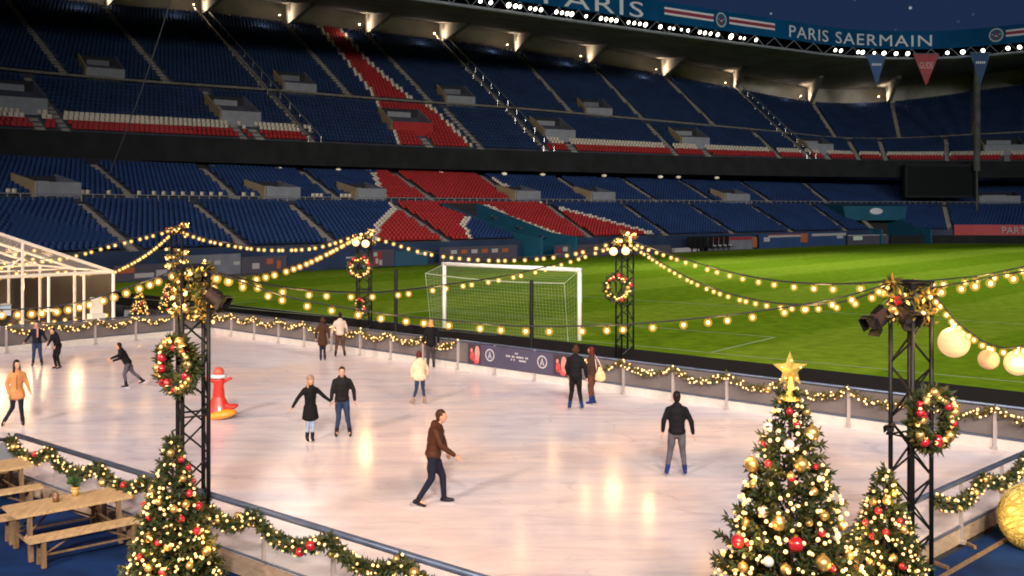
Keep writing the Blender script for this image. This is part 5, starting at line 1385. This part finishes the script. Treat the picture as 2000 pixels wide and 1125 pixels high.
sag=[tb0.lerp(tb1,i/20)+Vector((0,0,-.10*math.sin(math.pi*i/20))) for i in range(21)]
mb.path(sag,.022,n=5); mb.path([top0,tb0,BB0],.016,n=5); mb.path([top1,tb1,BB1],.016,n=5)
mb.build('net',M['netm'],root)
for (x,y0,y1,lab) in((773,530,634,'dark net pole standing between the wreath truss and the goal'),(1038,550,668,'dark net pole standing in front of the goal mouth')):
    d=40.8 if x<900 else 37.0; a=W(x,y1,d);b=W(x,y0,d); a.z=min(a.z,.1); a.z=0
    mb=MB(); mb.tube(a,b,.075,n=10); mb.tube(a,a+Vector((0,0,.06)),.22,n=12); mb.ell(b,.075); o=mb.build('net_pole',M['black']); tag(o,lab,'pole')

# ------------------------------------------------------------------ trees
def fir(base,H,R,label,nl,lr,boughs=None,name='christmas_tree',dens=1.0,keep_y=None,glow=0):
    root=empty(name,base,label,'christmas tree')
    mb=MB(); mb.tube(base,base+Vector((0,0,H*.96)),.045*H/2.4,.012,n=8); mb.build('trunk',M['bark'],root)
    mb=MB(); nt_=int(15*H/2.4**.5)
    def cr(z): return R*max(0,(1-z/H))**.9*(1.0)+.03
    tiers=int(11+5*H)
    for i in range(tiers):
        f=(i+.3)/tiers; z=H*(.05+.93*f); r=cr(z); nb=max(5,int((22*(1-f)+6)*dens))
        for j in range(nb):
            a=6.283*(j+random.random())/nb; ln=r*random.uniform(.82,1.14); p0=base+Vector((0,0,z)); dirv=Vector((math.cos(a),math.sin(a),0))
            rise=random.uniform(-.22,.10)
            m=max(5,int(ln*26))
            prev=p0
            for k in range(m):
                t=(k+.6)/m; 
                if t<.25: continue
                p=p0+dirv*ln*t+Vector((0,0,ln*(rise*t+.30*t*t-.12)))
                for _ in range(3 if t<.6 else 5):
                    s=rdir(); sprig(mb,p,(dirv*.75+s*.75+Vector((0,0,.12))),random.uniform(.06,.105)*(1 if H<3 else 1.1),.014,random.choice((0,0,0,1)))
    for k in range(int(24)):
        z=H*(.9+.1*k/24); s=rdir(); sprig(mb,base+Vector((0,0,z)),s+Vector((0,0,.7)),.08,.012,0)
    sprig(mb,base+Vector((0,0,H*.96)),(0,0,1),H*.05,.02,0)
    mb.build('crown',[M['pine'],M['pine2']],root,origin=base)
    cnt=0
    cam=Vector((0,0,CAMH)); lights=[]
    tries=0
    rest=MB()
    while cnt<nl and tries<6000:
        tries+=1
        z=H*(1-math.sqrt(random.random())*.98); 
        if z<.05*H: continue
        to=math.atan2(-base.y,-base.x); a=to+random.uniform(-1.75,1.75); r=cr(z)*random.uniform(.9,1.08)
        p=base+Vector((math.cos(a)*r,math.sin(a)*r,z+.02)); y=px(p)[1]
        if keep_y and y>keep_y: continue
        if cnt<100: put('fairy_light',fairy_mesh(lr*random.choice((.75,.9,1.0,1.1))),p,root)
        else: rest.ell(p,lr*random.choice((.75,.9,1.0)),seg=8,ring=6)
        lights.append(p); cnt+=1
    if rest.v: tag(rest.build('fairy_lights',M['fairy'],root,True),kind='stuff')
    for i in range(glow):
        p=lights[int((i+.5)/glow*len(lights))]; q=p+(Vector((p.x-base.x,p.y-base.y,0)).normalized())*.16; point_light('fairy_glow',q,5.0,(1,.55,.14),.05,root)
    return root,cr
def farballs(root,cr,base,H):
    for i in range(34):
        z=H*(.1+.8*random.random()**1.3); a=math.atan2(-base.y,-base.x)+random.uniform(-1.5,1.5); r=cr(z)
        put('bauble',ball_mesh(random.choice((.05,.06,.07)),random.choice(('redb','gold','gold','goldfoil'))),base+Vector((math.cos(a)*r,math.sin(a)*r,z)),root)
tb=Vector((W(1543,0,11.5).x,11.5,0)); BIGH=CAMH-(742-HZ)*11.5/FX
big,crb=fir(tb,BIGH,1.22,'tall fir with a gold star on top, thick with big baubles and lights',240,.024,keep_y=1150,glow=9)
tl=Vector((W(337,0,14.6).x,14.6,0)); LH=CAMH-(842-HZ)*14.6/FX
lft,crl=fir(tl,LH,.70,'bushy fir with red and gold baubles at the truss foot beside the picnic tables',180,.022,keep_y=1150,glow=7)
tr=Vector((W(1727,0,13.2).x,13.2,0)); RH=CAMH-(908-HZ)*13.2/FX
rgt,crr=fir(tr,RH,.80,'small fir with red baubles squeezed between the starred fir and a truss',160,.021,keep_y=1150,glow=5)
a=Vector((W(272,0,47.2).x,47.2,0)); r1,c1=fir(a,1.95,.62,'small fir glowing with lights behind the barrier next to the tent corner',95,.034,dens=1.1,glow=3); farballs(r1,c1,a,1.95)
a=Vector((W(330,0,46.6).x,46.6,0)); r1,c1=fir(a,2.5,.66,'taller lit fir in front of the slim truss near the tent',98,.034,dens=1.1,glow=3); farballs(r1,c1,a,2.5)
def bauble(tree,cr,base,x,y,rpx,m,d0,label,cnt={}):
    # put the ball on the face of the cone that looks at the camera
    d=d0
    for _ in range(4):
        p=W(x,y,d); r=cr(max(.05,p.z)); dx=p.x-base.x; dep=math.sqrt(max(0,r*r-dx*dx)); d=base.y-dep*.92
    p=W(x,y,d); R=rpx*.88*d/FX
    root=empty('bauble',p,label,'bauble')
    mb=MB(); mb.ell(p,R,seg=18,ring=12); mb.build('ball',M[m],root,True)
    mb=MB(); mb.tube(p+Vector((0,0,R*.94)),p+Vector((0,0,R*1.2)),R*.22,n=8); mb.build('cap',M['goldfoil'],root)
big_b=[(1585,846,18,'gold'),(1468,907,16,'gold'),(1565,908,17,'gold'),(1521,1022,17,'gold'),(1607,1100,18,'gold'),(1610,1008,11,'gold'),(1535,1113,13,'gold'),(1580,1021,9,'gold'),(1645,1027,11,'gold'),(1451,1108,12,'gold'),(1526,780,9,'gold'),(1575,805,10,'gold'),(1500,760,8,'gold'),(1545,930,9,'gold'),(1470,945,9,'gold'),(1590,960,9,'gold'),(1456,1020,9,'gold'),(1660,1085,10,'gold'),
 (1541,868,12,'whiteb'),(1492,1000,12,'whiteb'),(1500,832,11,'whiteb'),(1501,1097,12,'whiteb'),(1633,1046,11,'whiteb'),
 (1441,1057,15,'redb'),(1555,1063,17,'redb'),(1557,829,9,'redb'),(1542,803,8,'redb'),(1489,868,8,'redb'),(1547,935,8,'redb'),(1605,1041,9,'redb'),(1462,1062,7,'redb'),(1500,905,8,'redb'),(1593,912,7,'redb'),(1625,1110,9,'redb')]
cn={'gold':'gold','whiteb':'white','redb':'red'}
def hang(lst,tree,cr,base,desc):
    by={}
    for b in sorted(lst,key=lambda q:q[1]):
        k=b[3]; i=by.get(k,0); by[k]=i+1
        size='large' if b[2]>=15 else 'medium' if b[2]>=10 else 'small'
        bauble(tree,cr,base,b[0],b[1],b[2],b[3],base.y-.4,'%s %s bauble on the %s, %s %s one from its tip'%(size,cn[k],desc,ordn(i),cn[k]))
hang(big_b,big,crb,tb,'starred fir')
left_b=[(354,898,7,'redb'),(368,913,7,'redb'),(377,940,7,'redb'),(370,964,8,'redb'),(388,988,9,'redb'),(290,1012,7,'redb'),(353,1014,9,'redb'),(385,1037,9,'redb'),(308,1060,7,'redb'),(272,1088,7,'redb'),(318,1118,9,'redb'),(282,985,6,'redb'),(333,885,9,'gold'),(340,995,9,'gold'),(363,985,9,'gold'),(328,1068,10,'gold'),(403,1077,10,'gold'),(290,1050,11,'gold'),(357,935,8,'gold'),(310,980,8,'gold'),(370,1105,9,'gold'),(290,1110,9,'gold')]
hang(left_b,lft,crl,tl,'fir by the picnic tables')
right_b=[(1715,998,8,'redb'),(1705,1048,8,'redb'),(1730,1040,8,'redb'),(1758,1018,7,'redb'),(1670,1112,9,'redb'),(1763,1106,9,'redb'),(1690,1020,7,'redb'),(1732,978,10,'gold'),(1745,965,8,'gold'),(1705,980,8,'gold'),(1765,1035,9,'gold'),(1700,1100,9,'gold'),(1725,1110,8,'gold'),(1745,1090,9,'gold')]
hang(right_b,rgt,crr,tr,'small squeezed fir')
# star
c=W(1543,722,11.5); root=empty('tree_star',c-Vector((0,0,.2)),'gold foil star with five points on the tallest fir','star')
mb=MB(); pts=[]
for i in range(10):
    a=math.pi/2+i*math.pi/5; r=.205 if i%2==0 else .088; pts.append(c+Vector((math.cos(a)*r,0,math.sin(a)*r)))
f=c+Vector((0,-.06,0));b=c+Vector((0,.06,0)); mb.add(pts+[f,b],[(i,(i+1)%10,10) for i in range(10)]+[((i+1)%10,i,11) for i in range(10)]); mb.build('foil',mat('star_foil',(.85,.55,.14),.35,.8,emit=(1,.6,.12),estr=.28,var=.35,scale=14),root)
mb=MB(); mb.tube(c-Vector((0,0,.34)),c-Vector((0,0,.08)),.10,.03,n=10); mb.build('foil_cone',M['goldfoil'],root)
for i in range(5):
    a=math.pi/2+i*2*math.pi/5; put('fairy_light',fairy_mesh(.014),c+Vector((math.cos(a)*.11,-.05,math.sin(a)*.11)),root)

# ------------------------------------------------------------------ picnic tables
TD=Vector((.76,.65,0)).normalized(); TN=Vector((.65,-.76,0)).normalized()
def plank(mb,a,b,c,d,z0,z1): mb.hexa([Vector((q.x,q.y,z0)) for q in(a,b,c,d)],[Vector((q.x,q.y,z1)) for q in(a,b,c,d)])
def table(name,c,ln,wd,z,label,cat,planks=1):
    root=empty(name,Vector((c.x,c.y,0)),label,cat); mb=MB()
    g=.006; w=wd/planks
    for i in range(planks):
        o=-wd/2+w*i; a=c-TD*ln/2+TN*(o+g/2);b=c+TD*ln/2+TN*(o+g/2);e=c+TD*ln/2+TN*(o+w-g/2);f=c-TD*ln/2+TN*(o+w-g/2); plank(mb,a,b,e,f,z-.05,z)
    top=mb.build('tabletop' if cat=='table' else 'seat',M['wood'],root)
    for s in(-1,1):
        for k in(-1,1):
            mb=MB(); p=c+TD*s*(ln/2-.22)+TN*k*(wd/2-.06); q=p+TD*s*(.0)+TN*k*(.10 if cat=='table' else .03)
            p=Vector((p.x,p.y,z-.05));q=Vector((q.x,q.y,0)); r=.035
            mb.hexa([q-TD*r-TN*r,q+TD*r-TN*r,q+TD*r+TN*r,q-TD*r+TN*r],[p-TD*r-TN*r,p+TD*r-TN*r,p+TD*r+TN*r,p-TD*r+TN*r]); mb.build('leg',M['woodd'],root)
        mb=MB(); p=c+TD*s*(ln/2-.22); p=Vector((p.x,p.y,z-.09)); mb.tube(p-TN*(wd/2-.02),p+TN*(wd/2-.02),.03,n=4); 
        p2=Vector((p.x,p.y,z*.35)); mb.tube(p2-TN*(wd/2-.02),p2+TN*(wd/2-.02),.025,n=4); mb.build('cross_rail',M['woodd'],root)
    mb=MB(); p=Vector((c.x,c.y,z*.35)); mb.tube(p-TD*(ln/2-.22),p+TD*(ln/2-.22),.022,n=4)
    for s in(-1,1): mb.tube(Vector((c.x,c.y,z-.08))+TD*s*.25,Vector((c.x,c.y,z*.36))+TD*s*(ln/2-.24),.02,n=4)
    mb.build('brace',M['woodd'],root)
    return root
TC=(Wz(12,987,.75)+Wz(49,1007,.75)+Wz(257,970,.75)+Wz(206,950,.75))/4
table('picnic_table',TC,1.85,.78,.75,'long wooden picnic table with a potted plant on it','table',5)
BC=(Wz(65,1045,.46)+Wz(89,1058,.46)+Wz(276,1016,.46)+Wz(244,1006,.46))/4
table('bench',BC,1.85,.30,.46,'wooden bench on the camera side of the table with the potted plant','bench',2)
BR=TC-(BC-TC)*1.0; BR.z=0
table('bench',TC-TN*.80,1.85,.30,.46,'wooden bench half hidden behind the table with the potted plant','bench',2)
sh=Vector((-2.66,2.12,0))
table('picnic_table',TC+sh,1.85,.78,.75,'bare wooden picnic table cut by the picture edge near the gate panel','table',5)
table('bench',TC+sh+TN*.85,1.85,.30,.46,'wooden bench in front of the bare table cut by the picture edge','bench',2)
table('bench',TC+sh-TN*.8,1.85,.30,.46,'wooden bench behind the bare table cut by the picture edge','bench',2)
p=Wz(147,968,.75); root=empty('potted_plant',p,'little leafy plant in an ochre pot on the picnic table','potted plant')
mb=MB(); mb.tube(p,p+Vector((0,0,.13)),.05,.065,n=14); mb.tube(p+Vector((0,0,.12)),p+Vector((0,0,.145)),.072,n=14); mb.build('pot',mat('ochre_pot',(.5,.32,.08),.4),root,True)
mb=MB()
for i in range(30):
    d=Vector((random.gauss(0,.5),random.gauss(0,.5),1)).normalized(); mb.tube(p+Vector((0,0,.12)),p+Vector((0,0,.12))+d*.14,.004,n=3); sprig(mb,p+Vector((0,0,.13))+d*random.uniform(.05,.16),d+rdir()*.8,.10,.028,0)
mb.build('foliage',[mat('leaf_green',(.03,.08,.02),.5,var=.3)],root,origin=p)
p=Wz(109,980,.75); root=empty('candle_jar',p,'small brown candle jar on the picnic table beside the plant','jar')
mb=MB(); mb.tube(p,p+Vector((0,0,.12)),.05,.055,n=14); mb.build('jar',mat('amber_glass',(.16,.07,.03),.2,coat=.5),root,True)
mb=MB(); mb.tube(p+Vector((0,0,.12)),p+Vector((0,0,.15)),.045,.03,n=14); mb.tube(p+Vector((0,0,.15)),p+Vector((0,0,.17)),.012,n=6); mb.build('lid',M['woodd'],root)
# floor battens of the deck by the ball
for k,(a,b,lab) in enumerate(((Wz(1808,1092,0),Wz(2010,975,0),'wooden edge batten on the deck under the near barrier'),(Wz(1820,1140,0),Wz(2010,1030,0),'outer wooden batten on the deck near the glowing ball'),(Wz(1802,1092,0),Wz(1852,1112,0),'short wooden cross batten on the deck by the truss foot'),(Wz(1890,1064,0),Wz(1905,1072,0),'tiny wooden cross batten on the deck between two longer ones'))):
    mb=MB(); mb.tube(a+Vector((0,0,.02)),b+Vector((0,0,.02)),.035,n=4); o=mb.build('floor_batten',M['woodd']); tag(o,lab,'batten')

# ------------------------------------------------------------------ clear tent
tc=Vector((-18.1,46.5,0)); bdir=Vector((-.731,.682,0)).normalized(); EH=2.78; RHt=4.85; HWt=5.6
root=empty('marquee_tent',tc,'clear gabled party tent with a white frame and lights inside','tent')
def tp_(s,b,z): return tc+v_*s+bdir*b+Vector((0,0,z))
def bar(name,a,b,r=.06,m='tentframe'):
    mb=MB(); dd=(b-a); mb.tube(a,b,r,n=6); return mb.build(name,M[m],root)
for bb in(0,4,8,12):
    for s in(0,2*HWt): bar('post',tp_(s,bb,0),tp_(s,bb,EH),.075)
    bar('rafter',tp_(0,bb,EH),tp_(HWt,bb,RHt),.075 if bb==0 else .06); bar('rafter',tp_(2*HWt,bb,EH),tp_(HWt,bb,RHt),.06)
    bar('tie_beam',tp_(0,bb,EH),tp_(2*HWt,bb,EH),.075 if bb==0 else .04)
for s,z in((0,EH),(HWt,RHt),(2*HWt,EH)): bar('purlin',tp_(s,0,z),tp_(s,12,z),.05)
for s in(1.35,2.9,4.0,5.6,7.5): bar('gable_post',tp_(s,0,0),tp_(s,0,EH+(RHt-EH)*min(s,HWt)/HWt*(1 if s<HWt else .6) if s in(4.0,) else EH),.06)
bar('brace',tp_(3.9,0,EH+.9),tp_(4.6,0,EH+.35),.04)
for (s0,s1) in((0,HWt),(HWt,2*HWt)):
    mb=MB(); za,zb=(EH,RHt) if s0==0 else (RHt,EH); mb.quad(tp_(s0,0,za+.08),tp_(s1,0,zb+.08),tp_(s1,12,zb+.08),tp_(s0,12,za+.08)); mb.build('roof_sheet',M['tentskin'],root)
mb=MB(); mb.add([tp_(0,-.02,EH),tp_(2*HWt,-.02,EH),tp_(HWt,-.02,RHt)],[(0,1,2)]); mb.build('gable_sheet',M['tentskin'],root)
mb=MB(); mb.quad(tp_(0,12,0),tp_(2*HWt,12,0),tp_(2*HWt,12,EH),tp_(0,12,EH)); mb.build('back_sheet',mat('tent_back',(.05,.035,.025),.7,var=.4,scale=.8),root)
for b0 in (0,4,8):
    mb=MB(); mb.quad(tp_(-.05,b0+.08,.02),tp_(-.05,b0+3.92,.02),tp_(-.05,b0+3.92,EH-.05),tp_(-.05,b0+.08,EH-.05)); mb.build('dark_backdrop',mat('tent_dark_backdrop',(.022,.015,.009),.6,var=.5,scale=.9),root)  # added dark sheet for the darkness behind the posts; catches the bulb light
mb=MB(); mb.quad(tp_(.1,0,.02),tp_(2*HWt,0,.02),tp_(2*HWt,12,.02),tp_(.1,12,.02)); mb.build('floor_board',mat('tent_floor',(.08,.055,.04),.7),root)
for k,(b0,z0,nb,lab) in enumerate(((.5,EH+.25,24,'string of warm bulbs along the front tie beam inside the tent'),(4.2,EH+.7,20,'string of warm bulbs across the middle of the tent'),(8.2,EH+.9,18,'string of warm bulbs across the back of the tent'),(.3,.95,18,'low string of warm bulbs across the tent front'))):
    pts=[tp_(.2+(HWt*1.5)*i/20,b0,z0-.18*abs(math.sin(i*.7))) for i in range(21)]
    r_=empty('string_light',pts[0],lab,'string lights'); mb=MB(); mb.path(pts,.012,n=4); mb.build('cable',M['cable'],r_)
    bm_,sm_=bulb_mesh(.075)
    for i in range(nb):
        p=pts[int(i/nb*20)].lerp(pts[min(20,int(i/nb*20)+1)],i/nb*20%1); b=put('bulb',bm_,p-Vector((0,0,.08)),r_); put('halo_shell',sm_,p-Vector((0,0,.08)),b)
    point_light('bulb_light',pts[8]-Vector((0,0,.5)),100,(1,.66,.34),.3,r_); point_light('bulb_light',pts[3]-Vector((0,0,.5)),75,(1,.66,.34),.3,r_)
# furniture in the tent
for (s,b,lab) in((2.0,2.2,'dark clothed standing table in the tent nearest its corner'),(3.9,3.0,'dark clothed standing table in the middle of the tent'),(4.9,1.6,'dark clothed standing table at the picture edge in the tent')):
    p=tp_(s,b,0); r_=empty('standing_table',p,lab,'table'); mb=MB(); mb.tube(p+Vector((0,0,1.02)),p+Vector((0,0,1.07)),.42,n=18); mb.build('tabletop',M['tentframe'],r_)
    mb=MB(); mb.tube(p,p+Vector((0,0,1.01)),.30,.40,n=18); mb.build('tablecloth',cm('cloth_dark',(.02,.016,.016)),r_)
mb=None
p=tp_(4.6,.9,0); r_=empty('cool_box',p,'pale blue box on a dark stand in the tent','box'); mb=MB(); mb.box(p+Vector((0,0,1.3)),(.75,.5,.42),.8); mb.build('box',mat('pale_blue_plastic',(.30,.42,.62),.5),r_); mb=MB(); mb.box(p+Vector((0,0,1.54)),(.79,.54,.06),.8); mb.build('lid',M['lgrey'],r_); mb=MB(); mb.box(p+Vector((0,0,.54)),(.7,.45,1.08),.8); mb.build('stand',M['black'],r_)
# small white van cart by the tent corner
p=tp_(.95,-.35,0); r_=empty('cart',p,'small white serving cart at the tent corner behind the barrier','cart')
mb=MB(); ang=math.atan2(v_.y,v_.x)
mb.box(p+Vector((0,0,.62)),(.62,.5,.74),ang); mb.build('body',M['tentframe'],r_)
mb=MB(); q=p-v_*.55; mb.box(q+Vector((0,0,.42)),(.55,.5,.34),ang); mb.build('side_box',M['tentframe'],r_)
mb=MB(); mb.box(p+Vector((0,0,1.36)),(.56,.06,.72),ang); mb.build('back_panel',M['tentframe'],r_)
for k in(-.2,-.75):
    mb=MB(); q=p-v_*k*-1; nn=Vector((-v_.y,v_.x,0)); mb.tube(q-nn*.28+Vector((0,0,.16)),q-nn*.22+Vector((0,0,.16)),.16,n=14); mb.build('wheel',M['black'],r_)
# dark hedge/crates behind the far-left boards
p=tp_(-1.1,.2,0); r_=empty('crate',p,'grey wooden crate between the tent corner and the small lit fir','crate'); mb=MB(); mb.box(p+Vector((0,0,.55)),(.95,.7,1.1),.4)
mb.build('box',M['dark'],r_)
mb=MB(); mb.box(p+Vector((.04,-.36,.8)),(.7,.05,.4),.4); mb.build('panel',M['wallgrey'],r_)

# ------------------------------------------------------------------ skating aids
def aid(c,k,label,red,skid,brim):
    root=empty('skating_aid',c,label,'skating aid')
    mb=MB(); prof=[(.0,.34,.26),(.08,.36,.27),(.25,.27,.22),(.5,.17,.15),(.8,.14,.13),(.95,.18,.13),(1.02,.12,.10)]
    for i in range(len(prof)-1):
        for a,b in((prof[i],prof[i+1]),):
            n=16; vs=[]
            for (z,rx,ry) in(a,b):
                for j in range(n): t=6.283*j/n; vs.append(c+Vector((math.cos(t)*rx*k,math.sin(t)*ry*k,(z+.10)*k)))
            mb.add(vs,[(j,(j+1)%n,n+(j+1)%n,n+j) for j in range(n)])
    bd=mb.build('body',red,root,True)
    for s in(-1,1):
        mb=MB(); mb.tube(c+Vector((s*.12*k,0,1.0*k)),c+Vector((s*.33*k,-.02*k,1.10*k)),.05*k,.035*k,n=8); mb.ell(c+Vector((s*.34*k,-.02*k,1.10*k)),.04*k); mb.build('grip',red,root,True)
    mb=MB(); mb.ell(c+Vector((0,0,1.26*k)),(.15*k,.15*k,.15*k)); mb.build('hat',mat('aid_hat',(.50,.09,.05),.5),root,True)
    mb=MB(); mb.path([c+Vector((math.cos(i*math.pi/9)*.17*k,math.sin(i*math.pi/9)*.17*k,1.16*k)) for i in range(19)],.055*k,n=8); mb.build('brim',brim,root,True)
    mb=MB(); mb.ell(c+Vector((.10*k,-.12*k,.13*k)),(.44*k,.26*k,.135*k),Matrix.Rotation(-.16,3,'Y')); mb.build('skid',skid,root,True)
    mb=MB(); mb.ell(c+Vector((.40*k,-.06*k,.33*k)),(.17*k,.12*k,.07*k),Matrix.Rotation(-.25,3,'Y')); mb.tube(c+Vector((.1*k,-.03*k,.34*k)),c+Vector((.4*k,-.06*k,.33*k)),.12*k,.07*k,n=10); mb.build('tail',red,root,True)
aid(Wz(427,817,0),.98,'red upright skating aid with a white brimmed hat and orange skid',mat('aid_red',(.50,.02,.012),.4,coat=.3),mat('aid_orange',(.75,.28,.02),.4,coat=.3),M['whiteb'])
p=Wz(198,668,0)
aid(p,.34,'small pink skating aid against the barrier by the tent',mat('aid_pink',(.60,.16,.13),.4),mat('aid_pink_dark',(.5,.12,.1),.4),mat('aid_brim',(.6,.25,.22),.5))
# ------------------------------------------------------------------ sky and lights
w=D.worlds.new('World'); S.world=w; w.use_nodes=True; nt=w.node_tree; bg=nt.nodes['Background']; bg.inputs['Strength'].default_value=.10
sky=nt.nodes.new('ShaderNodeTexSky'); sky.sky_type='NISHITA'; sky.sun_disc=False; sky.sun_elevation=math.radians(-4.0); sky.sun_rotation=math.radians(200); sky.air_density=1.2; sky.ozone_density=4
hs=nt.nodes.new('ShaderNodeMix'); hs.data_type='RGBA'; hs.blend_type='ADD'; hs.inputs[0].default_value=1; hs.inputs[7].default_value=(.10,.20,.55,1)
nt.links.new(sky.outputs['Color'],hs.inputs[6])
tc_=nt.nodes.new('ShaderNodeTexCoord'); vo=nt.nodes.new('ShaderNodeTexVoronoi'); vo.inputs['Scale'].default_value=95; nt.links.new(tc_.outputs['Generated'],vo.inputs['Vector'])
rp=nt.nodes.new('ShaderNodeMapRange'); rp.inputs[1].default_value=.07; rp.inputs[2].default_value=.16; rp.inputs[3].default_value=1; rp.inputs[4].default_value=0; nt.links.new(vo.outputs['Distance'],rp.inputs[0])
sx=nt.nodes.new('ShaderNodeSeparateColor'); nt.links.new(vo.outputs['Color'],sx.inputs[0])
pw=nt.nodes.new('ShaderNodeMath'); pw.operation='POWER'; pw.inputs[1].default_value=3.5; nt.links.new(sx.outputs[0],pw.inputs[0])
ml=nt.nodes.new('ShaderNodeMath'); ml.operation='MULTIPLY'; nt.links.new(rp.outputs[0],ml.inputs[0]); nt.links.new(pw.outputs[0],ml.inputs[1])
m2=nt.nodes.new('ShaderNodeMath'); m2.operation='MULTIPLY'; m2.inputs[1].default_value=4.5; nt.links.new(ml.outputs[0],m2.inputs[0])
ad=nt.nodes.new('ShaderNodeMix'); ad.data_type='RGBA'; ad.blend_type='ADD'; ad.inputs[0].default_value=1; nt.links.new(hs.outputs[2],ad.inputs[6]); nt.links.new(m2.outputs[0],ad.inputs[7])
nt.links.new(ad.outputs[2],bg.inputs['Color'])
# the stadium's floodlights: the visible far roof edge
def bank(name,loc,tgt,power,col=(1,.95,.86),ang=70,r=1.5):
    return spot_light(name,loc,tgt,power,col,ang,r,1.0)
for x,p in((600,14e3),(860,30e3),(1000,40e3),(1105,40e3),(1190,40e3),(1300,40e3),(1400,40e3),(1560,40e3),(1690,40e3),(1800,40e3),(1900,40e3)):
    q=e_pt(x,29.4,-1.5); bank('roof_flood_and_fill',q,(q.x+21,q.y-42,0),p*FLOOD_FAR,(1,.95,.84),44,4.0)
# unseen fill spots added above and around the camera to brighten stands, ice and pitch
for x,y,tx_,ty,p in NEAR_FILL:
    bank("roof_flood_and_fill",Vector((x,y,31)),(tx_,ty,0),p,(1,.755,.61),62,2.5)
for x,y,tx_,ty,p in PITCH_FILL:
    bank('roof_flood_and_fill',Vector((x,y,31)),(tx_,ty,0),p,(1,.95,.84),68,2.5)
sn=D.lights.new('sun','SUN'); sn.energy=.04; sn.angle=math.radians(12); sn.color=(.6,.7,1); so=D.objects.new('sun',sn); C.objects.link(so); so.rotation_euler=(math.radians(50),0,math.radians(-30))
# ------------------------------------------------------------------ camera
cam=D.cameras.new('camera'); cam.lens=36; cam.sensor_width=36; cam.sensor_fit='HORIZONTAL'; cam.shift_y=-(562.5-HZ)/2000; cam.clip_start=.1; cam.clip_end=3000
co_=D.objects.new('camera',cam); C.objects.link(co_); co_.location=(0,0,CAMH); co_.rotation_euler=(math.radians(90),0,0); S.camera=co_
S.view_settings.view_transform='Standard'; S.view_settings.look='None'; S.view_settings.exposure=EXPO; S.view_settings.gamma=1
S.render.engine='CYCLES'; S.cycles.max_bounces=6; S.cycles.transparent_max_bounces=12; S.cycles.sample_clamp_indirect=6; S.cycles.use_denoising=True
S.cycles.filter_width=1.9
S.render.resolution_x=1024; S.render.resolution_y=576
